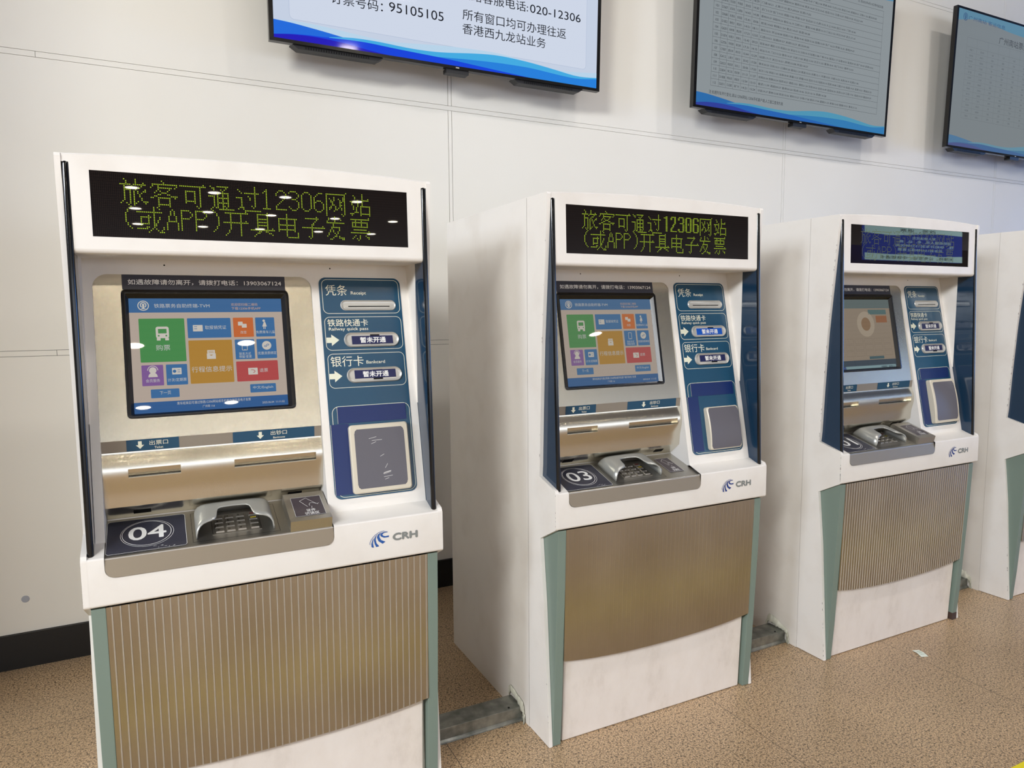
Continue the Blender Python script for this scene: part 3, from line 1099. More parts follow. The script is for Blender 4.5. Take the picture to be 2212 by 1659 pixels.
def p_screen(kind):
    m = MB()
    X, Y = ui_map()
    g = 0.80 if kind == 1 else 0.72
    def S(n, c):
        w_ = .30 if kind == 2 else .12   # grey-brown reflection veil mixed into the colours, stronger on the second machine
        c = tuple(int(v * (1 - w_) + k_ * w_) for v, k_ in zip(c, (150, 140, 128)))
        return screen('u%d_%s' % (kind, n), c, g, 0.012)
    base = -.0068
    if kind == 3:
        m.flat(MON, rect(DS['a0'], DS['b'], DS['a1'], DS['t']), base, S('bg', (150, 136, 118)))
        c = base + .0003
        m.flat(MON, rect(X(0), Y(.13), X(1), Y(0)), c, S('hd', (98, 112, 112)))
        m.flat(MON, rect(X(0), Y(1), X(1), Y(.88)), c, S('ft', (60, 74, 86)))
        m.flat(MON, ell(X(.56), Y(.36), .055, .055), c + .0002, S('disc', (172, 158, 138)))
        m.flat(MON, ell(X(.56), Y(.36), .029, .029), c + .0004, S('disc2', (140, 112, 84)))
        m.flat(MON, rect(X(.62), Y(.22), X(.93), Y(.15)), c + .0002, S('teal', (86, 112, 112)))
        m.flat(MON, rect(X(.74), Y(.34), X(.93), Y(.24)), c + .0002, S('org', (150, 98, 66)))
        for r_ in range(3):
            for k in range(6):
                m.rbox(MON, X(.02 + .16 * k), Y(.64 + .09 * r_), X(.155 + .16 * k), Y(.57 + .09 * r_), .0015, .0006, c + .0002, S('ln', (112, 100, 86)))
        m.flat(MON, rect(X(.55), Y(.87), X(.80), Y(.83)), c + .0002, S('btn', (70, 96, 104)))
        return m.mesh('touchscreen', SHIFT)
    m.flat(MON, rect(DS['a0'], DS['b'], DS['a1'], DS['t']), base, S('bg', (198, 182, 168)))
    c = base + .0003
    blue, wht, txt = S('blue', (56, 112, 172)), S('ico', (222, 216, 206)), S('txt', (208, 210, 208))
    R = lambda u0, v0, u1, v1, mat, r=.002: m.flat(MON, rrect(X(u0), Y(v1), X(u1), Y(v0), r, 4), c, mat)
    m.flat(MON, rect(X(0), Y(.125), X(1), Y(0)), c, S('head', (58, 108, 164)))
    m.flat(MON, rect(X(0), Y(1), X(1), Y(.905)), c, S('foot', (44, 94, 158)))
    R(.054, .178, .338, .561, S('green', (70, 148, 78)))
    R(.356, .178, .640, .357, blue); R(.657, .177, .794, .356, S('orange', (214, 108, 52))); R(.809, .177, .942, .356, blue)
    R(.356, .378, .641, .764, S('gold', (190, 138, 52)))
    R(.660, .378, .792, .560, blue); R(.808, .378, .945, .559, blue)
    R(.660, .580, .946, .764, S('red', (192, 74, 74)))
    R(.056, .585, .189, .765, S('purple', (132, 92, 162))); R(.206, .585, .339, .766, blue)
    R(.105, .797, .281, .873, blue); R(.744, .793, .922, .870, blue)
    c += .0003
    T = lambda s, u0, u1, vb, vt, mat=txt: m.text(MON, s, X(u0), Y(vb), X(u1) - X(u0), Y(vt) - Y(vb), c, mat)
    Q = lambda u0, v0, u1, v1, mat=wht, r=.001, dc=0: m.flat(MON, rrect(X(u0), Y(v1), X(u1), Y(v0), r, 4), c + dc, mat)
    rl(m, MON, X(.088), Y(.064), .0132, c, S('badge', (226, 220, 208)))
    T('铁路票务自助终端-TVM', .154, .508, .084, .047)
    T('欢迎您扫描二维码', .651, .832, .068, .042, S('peach', (214, 176, 150))); T('下载12306手机APP', .652, .852, .104, .078, S('peach', (214, 176, 150)))
    # bus icon
    Q(.156, .25, .237, .352, wht, .005); Q(.170, .270, .223, .310, S('green', (70, 148, 78)), .001, .0002)
    for u in (.173, .220):
        m.flat(MON, ell(X(u), Y(.330), .0022, .0022, 12), c + .0002, S('green', (70, 148, 78)))
    Q(.160, .350, .183, .372, wht, .0005); Q(.212, .350, .235, .372, wht, .0005)
    T('购票', .152, .240, .460, .410)
    Q(.391, .240, .454, .297)
    for v in (.255, .275):
        m.line(MON, X(.398), Y(v), X(.418), Y(v), .0014, c + .0002, blue)
    T('取报销凭证', .469, .609, .281, .246)
    Q(.690, .215, .722, .250); Q(.715, .235, .748, .270)
    T('改签', .703, .745, .326, .299); T('免费乘车儿童', .810, .942, .327, .300)
    m.flat(MON, ell(X(.868), Y(.208), .0034, .0034, 14), c, wht)
    m.flat(MON, [(X(.868), Y(.22)), (X(.855), Y(.262)), (X(.887), Y(.262)), (X(.878), Y(.22))], c + .0001, wht)
    for u in (.865, .875):
        m.line(MON, X(u), Y(.26), X(u), Y(.285), .0018, c, wht)
    Q(.474, .468, .524, .510); m.flat(MON, [(X(.470), Y(.548)), (X(.528), Y(.548)), (X(.528), Y(.498)), (X(.499), Y(.520)), (X(.470), Y(.498))], c + .0002, wht)
    for v in (.480, .492):
        m.line(MON, X(.482), Y(v), X(.516), Y(v), .0012, c + .0002, S('gold', (190, 138, 52)))
    T('行程信息提示', .367, .630, .664, .613)
    m.rbox(MON, X(.706), Y(.479), X(.744), Y(.401), .002, .0013, c, wht)
    m.flat(MON, ell(X(.725), Y(.473), .0012, .0012, 8), c + .0002, wht)
    T('联系方式', .685, .765, .523, .497); T('预留/变更', .683, .769, .550, .525)
    m.flat(MON, ell(X(.877), Y(.439), .0122, .0122, 28), c, wht)
    for du in (-.008, .008):
        m.outline(MON, ell(X(.877 + du), Y(.439 - du * .8), .0036, .0026, 14), ell(X(.877 + du), Y(.439 - du * .8), .0022, .0013, 14), c + .0002, blue)
    T('优惠资质绑定', .813, .942, .524, .496)
    Q(.738, .643, .803, .705)
    rd = S('red', (192, 74, 74))
    m.outline(MON, ell(X(.772), Y(.675), .0052, .0042, 12, -90, 90), ell(X(.772), Y(.675), .0036, .0026, 12, -90, 90), c + .0002, rd)
    m.line(MON, X(.757), Y(.661), X(.773), Y(.661), .0014, c + .0002, rd)
    T('退票', .816, .874, .686, .652)
    m.flat(MON, ell(X(.124), Y(.632), .0085, .0085, 22), c, wht)
    m.outline(MON, ell(X(.124), Y(.632), .0125, .0125, 18, 0, 180), ell(X(.124), Y(.632), .0108, .0108, 18, 0, 180), c, wht)
    m.flat(MON, ell(X(.124), Y(.690), .0108, .012, 16, 0, 180), c, wht)
    T('会员服务', .079, .165, .735, .706); T('计次/定期票', .213, .331, .736, .706)
    Q(.243, .617, .302, .674)
    m.flat(MON, ell(X(.258), Y(.646), .0042, .0042, 16), c + .0002, blue)
    for v in (.636, .654):
        m.line(MON, X(.276), Y(v), X(.294), Y(v), .0013, c + .0002, blue)
    T('下一页', .159, .228, .846, .815); T('中文/English', .763, .902, .842, .810)
    T('乘车结束后可通过铁路12306网站或手机客户端开具电子发票', .262, .742, .942, .915)
    T('广州南 11#', .423, .501, .978, .955); T('2025.06.04  11:11:52', .820, .975, .975, .957)
    return m.mesh('touchscreen', SHIFT)


def p_notice():
    m = MB()
    a0, a1 = -.3361, .0656
    m.flat(MON, rect(a0, -.0400, a1, -.0008), .0008, SLATE)
    m.text(MON, '如遇故障请勿离开，请拨打电话：13903067124', a0 + .0135, -.0275, .378, .0148, .0012, WHITE, .014)
    return m.mesh('notice_strip', SHIFT)


# --- navy card panel, b = -v
def p_panel():
    m = MB()
    m.slab(FAS, rrect(.1583, -.6356, .3989, 0, .020, 8), 0, .0015, NAVY)
    c = .0018
    B_ = lambda a0, v0, a1, v1, r=.016, cr=(1, 1, 1, 1): m.rbox(FAS, a0, -v1, a1, -v0, r, .0014, c, CREAM, cr)
    B_(.1655, .0055, .3932, .1062); B_(.1660, .1154, .3934, .2130); B_(.1670, .2228, .3937, .3222); B_(.1676, .3740, .3960, .6315, .020)
    m.text(FAS, '凭条', .1754, -.0530, .0628, .0312, c, CREAM)
    m.text(FAS, 'Receipt', .2485, -.0528, .0450, .0125, c, CREAM, .012)
    m.text(FAS, '铁路快通卡', .1744, -.1438, .1178, .0214, c, CREAM, .006)
    m.text(FAS, 'Railway quick pass', .1772, -.1580, .1145, .0115, c, CREAM, .012)
    m.text(FAS, '银行卡', .1753, -.2605, .0945, .0300, c, CREAM)
    m.text(FAS, 'Bankcard', .2780, -.2545, .0555, .0092, c, CREAM, .012)
    rarrow(m, FAS, .1684, .2046, -.1832, .0156, .0332, .1825, c, CREAM)
    rarrow(m, FAS, .1688, .2051, -.2878, .0156, .0330, .1837, c, CREAM)
    return m.mesh('card_panel', SHIFT)


def pill(a0, v0, a1, v1, depth, dish, rimw):
    r = (v1 - v0) / 2
    R = lambda d: rrect(a0 + d, -v1 + d, a1 - d, -v0 - d, r - d - .00001, 12)
    m = MB()
    m.band(FAS, R(0), .0015, R(.0006), depth * .7, SILVER)
    m.band(FAS, R(.0006), depth * .7, R(.0022), depth, SILVER)
    m.band(FAS, R(.0022), depth, R(rimw), depth - .0006, SILVER)
    m.band(FAS, R(rimw), depth - .0006, R(rimw + .0030), depth - dish * .8, SILVER)
    m.band(FAS, R(rimw + .0030), depth - dish * .8, R(rimw + .0065), depth - dish, SILVER)
    m.flat(FAS, R(rimw + .0065), depth - dish, SILVER)
    return m


def p_receipt():
    m = pill(.2154, .0663, .3811, .0973, .0045, .0022, .0025)
    m.flat(FAS, rect(.2377, -.0866, .3614, -.0839), .0030, DARK)
    return m.mesh('receipt_slot', SHIFT, 50)


def p_card(v0, v1):
    m = pill(.2179, v0, .3815, v1, .0075, .0035, .0030)
    m.flat(FAS, rect(.2945, -v1 + .0075, .3225, -v0 - .0038), .0045, DARK)
    return m.mesh('card_slot', SHIFT, 50)


def p_tag(v, mat):
    m = MB()
    a0, a1, h = .2405, .3625, .0242
    m.slab(FAS, [(a0, -v - h / 2), (a1, -v - h / 2 + .0006), (a1 - .0008, -v + h / 2), (a0 - .0005, -v + h / 2)], .0040, .0052, mat)
    m.text(FAS, '暂未开通', .2640, -v - .0088, .0765, .0176, .0055, WHITE, .028)
    return m.mesh('cover_sticker', SHIFT)


def p_strip(a0, v0, a1, v1):
    m = MB(); m.slab(FAS, rect(a0, -v1, a1, -v0), .0018, .0024, STRIP)
    m.line(FAS, a0, -v1, a0, -v0, .0007, .0026, CREAM)
    return m.mesh('cover_strip', SHIFT)


def p_pad(a0, v0, a1, v1, th, bulge, rim):
    N = 14
    outer = rrect(a0, -v1, a1, -v0, .009, 6)
    m, f = MB(), MB()
    dome = lambda b_: th + bulge * (1 - ((b_ + (v0 + v1) / 2) / ((v1 - v0) / 2)) ** 2)

    def dens(pts, n=5):
        out = []
        for i in range(len(pts)):
            p, q = Vector(pts[i]), Vector(pts[(i + 1) % len(pts)])
            k = n if (q - p).length > .03 else 1
            out += [tuple(p.lerp(q, j / (4 * k if k > 1 else 1))) for j in range(4 * k if k > 1 else 1)]
        return out
    o = dens(outer)
    def skin(mb, p0, h0, p1, h1, mat):
        n = len(p0)
        v = [FAS.P(a, b_, h0(b_)) for a, b_ in p0] + [FAS.P(a, b_, h1(b_)) for a, b_ in p1]
        mb.add(v, [(i, (i + 1) % n, n + (i + 1) % n, n + i) for i in range(n)], mat)
    sc = lambda d: [((a0 + a1) / 2 + (a - (a0 + a1) / 2) * (1 - 2 * d / (a1 - a0)), -(v0 + v1) / 2 + (b_ + (v0 + v1) / 2) * (1 - 2 * d / (v1 - v0))) for a, b_ in o]
    skin(m, o, lambda z: .0015, o, lambda z: dome(z) - .003, RIM)
    skin(m, o, lambda z: dome(z) - .003, sc(.003), dome, RIM)
    skin(m, sc(.003), dome, sc(rim), lambda z: dome(z) + .0003, RIM)
    inn = sc(rim - .0015)
    # domed face in strips
    bs = [min(p[1] for p in inn) + (max(p[1] for p in inn) - min(p[1] for p in inn)) * i / N for i in range(N + 1)]
    ia0, ia1 = min(p[0] for p in inn), max(p[0] for p in inn)
    rr, v = .0072, []
    for b_ in bs:
        e = max(0, rr - min(b_ - bs[0], bs[-1] - b_))
        ins = rr - math.sqrt(max(rr * rr - e * e, 0))
        v += [FAS.P(ia0 + ins, b_, dome(b_) + .0006), FAS.P(ia1 - ins, b_, dome(b_) + .0006)]
    f.add(v, [(2 * i, 2 * i + 1, 2 * i + 3, 2 * i + 2) for i in range(N)], PADG, True)
    return m, f, dome


def p_tray():
    m = MB()
    x0, x1 = -.4014, .1370
    top = [(-1.3560, .9217), (-1.5175, .8731)] + arc(-1.5180, .8690, .0044, 95, 190, 5)
    m.loft(top, x0, x1, TRAYS)
    zb, r = .8254, .021
    y = lambda z: -1.5224 + (z - .868) * .0075 / .0426 * 1.0
    pts = [(x1, .8685), (x0, .8685)] + [(x0 + r - r * math.cos(math.radians(a)), zb + r - r * math.sin(math.radians(a))) for a in range(0, 91, 9)] \
        + [(x1 - r + r * math.sin(math.radians(a)), zb + r - r * math.cos(math.radians(a))) for a in range(0, 91, 9)]
    tri = tessellate_polygon([[Vector((a, c, 0)) for a, c in pts]])
    m.add([(a, y(c), c) for a, c in pts], tri, TRAYF)
    n = len(pts)
    m.add([(a, y(c), c) for a, c in pts] + [(a, -1.515, c) for a, c in pts], [(i, i + 1, n + i + 1, n + i) for i in range(1, n - 1)], TRAYS)
    for x in (x0, x1):
        m.add([(x, -1.356, .9217), (x, -1.5224, .868), (x, -1.5224, .84), (x, -1.356, .84)], [(0, 1, 2, 3)], TRAYS)
    m.box(x0, x1, -1.3600, -1.3540, .84, .9330, TRAYS)
    # outline of the keypad insert
    m.outline(TRAY, rect(-.2085, .0165, .0025, .1540), rect(-.2077, .0173, .0017, .1532), .0003, DARK)
    return m.mesh('control_tray', SHIFT, 40)


def p_number(s, bold):
    m = MB()
    a0, a1 = -.4005, -.2218
    m.slab(TRAY, rrect(a0, .0110, a1, .1580, .0085, 6), 0, .0008, SLATE)
    m.rbox(TRAY, a0, .0110, a1, .1580, .0085, .0009, .0010, WHITE)
    cx, cy = -.3104, .0872
    if s:
        m.outline(TRAY, ell(cx, cy, .0605, .0595, 56), ell(cx, cy, .0596, .0586, 56), .0010, WHITE)
        m.outline(TRAY, ell(cx - .001, cy + .001, .0560, .0550, 56), ell(cx - .001, cy + .001, .0546, .0536, 56), .0010, WHITE)
        m.text(TRAY, s, -.3530, .0600, .0858, .0598, .0010, WHITE, bold)
        fl = random.Random(len(s) + ord(s[1]))
        for _ in range(9):
            a, b_ = fl.uniform(-.300, -.250), fl.uniform(.0135, .024)
            m.line(TRAY, a, b_, a + fl.uniform(.001, .006), b_ + fl.uniform(-.001, .003), .0010, .0011, WHITE)
    return m.mesh('number_plate', SHIFT)


def p_keybed():
    m = MB()
    m.slab(TRAY, rect(-.1610, .0390, -.0415, .1320), 0, .0006, TRAYS)
    m.outline(TRAY, rect(-.1610, .0390, -.0415, .1320), rect(-.1602, .0398, -.0423, .1312), .0008, DARK)
    return m.mesh('keypad', SHIFT)


KX_ = [(-.1530, -.1325), (-.1263, -.1057), (-.0990, -.0785), (-.0671, -.0466)]
KL = ['123', '456', '789', '*0#']


def p_key(r, k):
    m = MB()
    a0, a1 = KX_[k]
    s0 = .0449 + .0205 * (3 - r)
    s1 = s0 + .0160
    m.band(TRAY, rect(a0, s0, a1, s1), .0006, rect(a0 + .001, s0 + .001, a1 - .001, s1 - .001), .0042, TRAYS)
    m.flat(TRAY, rect(a0 + .001, s0 + .001, a1 - .001, s1 - .001), .0042, TRAYS)
    if k < 3:
        m.text(TRAY, KL[r][k], a0 + .004, s0 + .0045, None, .007, .0044, DARK, .01)
    elif r < 2:
        mat = pbr('key_red', (120, 40, 40), .4) if r == 0 else pbr('key_yellow', (214, 190, 60), .4)
        for j in range(4):
            m.flat(TRAY, rect(a0 + .0035 + j * .0036, s0 + .005, a0 + .006 + j * .0036, s0 + .0105), .0044, mat)
    return m.mesh('key', SHIFT)


def p_guard():
    prof = [(.0955, .000, .030), (.0950, .012, .031), (.0925, .022, .034), (.0865, .0305, .039), (.0785, .0355, .043), (.0690, .0380, .046), (.0590, .0388, .049),
            (.0510, .0392, .053), (.0455, .0394, .061), (.0428, .0395, .075), (.0412, .0395, .090), (.0385, .0396, .100), (.0330, .0397, .1055), (.0200, .0400, .107), (.0, .0403, .1075)]
    full = [(-x, h, s) for x, h, s in prof] + [(x, h, s) for x, h, s in reversed(prof[:-1])]
    cx = -.1050
    v, f, rows = [], [], 9
    for x, h, s in full:
        for j in range(rows):
            if j < 5:
                q, k, e = s + (.128 - s) * j / 4, 1.0, 1.0
            else:
                t = (j - 4) / 4
                q, k, e = .128 + .024 * math.sin(t * math.pi / 2), math.cos(t * math.pi / 2), 1 - .05 * t * t
            v.append(TRAY.P(cx + x * e, q, max(h * k, 0) + .0002))
    for i in range(len(full) - 1):
        for j in range(rows - 1):
            a = i * rows + j
            f.append((a, a + rows, a + rows + 1, a + 1))
    m = MB(); m.add(v, f, GUARD, True)
    return m.mesh('keypad_guard', SHIFT, 60)


def reader_print(m, fr, a0, b0, a1, b1, c):
    W_, H_ = a1 - a0, b1 - b0
    m.flat(fr, rect(a0, b0, a1, b1), c, PLUM)
    m.outline(fr, rect(a0, b0, a1, b1), rect(a0 + .0007, b0 + .0007, a1 - .0007, b1 - .0007), c + .0002, WHITE)
    P = lambda x, y: (a0 + W_ * x, b0 + H_ * y)
    card = [(.27, .80), (.50, .93), (.72, .66), (.48, .46)]
    for i in range(4):
        if i != 2:
            m.line(fr, *P(*card[i]), *P(*card[(i + 1) % 4]), .0009, c + .0003, WHITE)
    hand = [(.56, .50), (.55, .58), (.60, .65), (.68, .64), (.82, .56), (.88, .60)]
    for p, q in zip(hand, hand[1:]):
        m.line(fr, *P(*p), *P(*q), .0009, c + .0003, WHITE)
    m.line(fr, *P(.62, .47), *P(.60, .36), .0009, c + .0003, WHITE)
    m.line(fr, *P(.72, .66), *P(.84, .53), .0009, c + .0003, WHITE)
    m.text(fr, '证件', *P(.40, .20), W_ * .30, H_ * .14, c + .0003, WHITE, .01)
    m.text(fr, '识读区', *P(.32, .04), W_ * .48, H_ * .14, c + .0003, WHITE, .01)


RTOP = Fr(TRAY.P(0, .002, .0300), (1, 0, 0), TRAY.P(0, .132, .0345) - TRAY.P(0, .002, .0300))


def p_reader(box):
    m = MB()
    if box:
        a0, a1 = .0258, .1345
        v = [TRAY.P(a, s, h) for a in (a0, a1) for s, h in ((.0015, 0), (.0025, .0300), (.1380, .0347), (.1440, 0))]
        m.add(v, [(0, 1, 2, 3), (4, 5, 6, 7), (0, 4, 5, 1), (1, 5, 6, 2), (2, 6, 7, 3)], TRAYS)
    else:
        m.slab(TRAY, rect(.0375, .0400, .0975, .1382), 0, .0006, PLUM)
    return m.mesh('card_reader', SHIFT)


def p_reader_label(box):
    m = MB()
    if box:
        reader_print(m, RTOP, .0425, .020, .1225, .112, .0006)
    else:
        reader_print(m, TRAY, .0380, .0405, .0970, .1378, .0008)
    return m.mesh('reader_label', SHIFT)


FZ0, FZ1 = (-1.4767, 1.7919), (-1.5158, .8768)


def p_fin(sx):
    m = MB()
    x0, x1 = sorted((sx * .4232, sx * .4372))
    d = .007
    poly = [(FZ0[0] + d, FZ0[1] - .004), (FZ1[0] + d, FZ1[1]), (-1.466, .890), (-1.410, .905), (-1.402, 1.19), (-1.402, 1.587), (-1.402, 1.785)]
    m.yz(poly, x0, x1, FINM)
    return m.mesh('side_fin', SHIFT)


def p_fintrim(sx):
    m = MB()
    cx = sx * .4302
    r = .0074
    vs, fs, k = [], [], 9
    N = 10
    for i in range(N + 1):
        t = i / N
        y, z = FZ0[0] + (FZ1[0] - FZ0[0]) * t, FZ0[1] + (FZ1[1] - FZ0[1]) * t
        for j in range(k):
            a = math.pi * j / (k - 1)
            vs.append((cx - r * math.cos(a), y + .0072 - .0072 * math.sin(a), z))
    for i in range(N):
        for j in range(k - 1):
            fs.append((i * k + j, i * k + j + 1, (i + 1) * k + j + 1, (i + 1) * k + j))
    # rounded nose at the top
    top = len(vs)
    for q in range(1, 5):
        b_ = math.pi / 2 * q / 4
        for j in range(k):
            a = math.pi * j / (k - 1)
            vs.append((cx - r * math.cos(a) * math.cos(b_), FZ0[0] + .0072 - .0072 * math.sin(a) * math.cos(b_), FZ0[1] + r * math.sin(b_)))
    for q in range(4):
        lo = 0 if q == 0 else top + (q - 1) * k
        hi = top + q * k
        for j in range(k - 1):
            fs.append((lo + j, lo + j + 1, hi + j + 1, hi + j))
    fs.append(tuple(N * k + j for j in range(k)))
    m.add(vs, fs, FINB, True)
    return m.mesh('edge_trim', SHIFT, 60)


def p_post(sx):
    m = MB()
    x0, x1 = sorted((sx * .4063, sx * .4368))
    m.yz([(-1.40, .7495), (-1.5163, .7495), (-1.5102, .5588), (-1.4994, .34), (-1.4900, .15), (-1.4789, .0015), (-1.40, .0015)], x0, x1, GREEN)
    return m.mesh('corner_post', SHIFT)


def p_rib(kind):
    m = MB()
    X = .4058
    per = .01806 if kind != 3 else .0148
    hgt = {1: .0010, 2: .00025, 3: .0009}[kind]
    rw = .0042 if kind != 3 else .0040
    zb = lambda x: .2768 + .0255 * (x / .4058) ** 2 * (0.7 + 0.3 * (x / .4058) ** 2)
    yy = lambda z: -1.5163 + (.7502 - z) * .0157 / .4502
    xs = []
    x = -X
    k = 0
    cuts = [-X]
    x = -X + per * .55
    while x + rw < X:
        cuts += [(x, 0), (x + .0006, 1), (x + rw - .0006, 1), (x + rw, 0)]
        x += per
    cuts.append(X)
    cols = [(c, 0) if not isinstance(c, tuple) else c for c in cuts]
    rows = 7
    v, f = [], []
    for cx, up_ in cols:
        for j in range(rows):
            t = j / (rows - 1)
            z = .7500 + (zb(cx) - .7500) * t
            v.append((cx, yy(z) - up_ * hgt, z))
    mi = m.mi(RIBST)
    for i in range(len(cols) - 1):
        for j in range(rows - 1):
            a = i * rows + j
            f.append((a, a + rows, a + rows + 1, a + 1))
    m.add(v, f, RIBST)
    if kind != 2:
        for q, fc in enumerate(m.f):
            if (q // (rows - 1)) % 4 == 2:
                m.m[q] = m.mi(RIBHI)
    # returned lower and side edges
    e = [(cx, yy(zb(cx)), zb(cx)) for cx, _ in cols]
    n = len(e)
    m.add(e + [(a, b_ + .006, c) for a, b_, c in e], [(i, i + 1, n + i + 1, n + i) for i in range(n - 1)], RIBST)
    for s in (-X, X):
        m.add([(s, yy(.75), .75), (s, yy(.3023), .3023), (s, yy(.3023) + .006, .3023), (s, yy(.75) + .006, .75)], [(0, 1, 2, 3)], RIBST)
    return m.mesh('lower_panel', SHIFT)


def p_kick():
    m = MB()
    m.yz([(-1.4560, .0022), (-1.4673, .0022), (-1.4830, .36), (-1.4560, .36)], -.3945, .3945, KICK)
    m.yz([(-1.39, .001), (-1.4560, .001), (-1.4560, .40), (-1.39, .40)], -.4062, .4062, PAINT)
    return m.mesh('kick_plate', SHIFT)


SW = [[(.2389, .8003), (.2388, .8089), (.2422, .8191), (.2467, .8256), (.2444, .8188), (.2431, .8097), (.2456, .7975), (.2416, .7981)],
      [(.2523, .7979), (.2483, .8074), (.2461, .8186), (.2496, .8273), (.2569, .8348), (.2524, .8269), (.2511, .8192), (.2533, .8088), (.2609, .7992)],
      [(.2707, .8046), (.2592, .8136), (.2549, .8251), (.2583, .8332), (.2685, .8381), (.2625, .8311), (.2617, .8255), (.2664, .8161), (.2789, .8096)],
      [(.2889, .8213), (.2752, .8213), (.2674, .8253), (.2642, .8309), (.2684, .836), (.2771, .8387), (.286, .8374), (.2857, .8356), (.2756, .8356), (.2704, .8314), (.2732, .8273), (.2789, .8253), (.2895, .8259)]]


def p_emblem(mat):
    m = MB()
    for s in SW:
        m.flat(FRONT, s, .0006, mat)
    for j in range(10):   # the thin outermost stroke
        pl = [(.2348, .8067), (.2350, .8125), (.2375, .8185), (.2425, .8255), (.2500, .8325), (.2590, .8378), (.2700, .8407), (.2764, .8408)]
    for p, q in zip(pl, pl[1:]):
        m.line(FRONT, *p, *q, .0011, .0006, mat)
    m.text(FRONT, 'CRH', .3000, .8078, .0738, .0222, .0006, LOGOG, .075)
    return m.mesh('emblem', SHIFT)


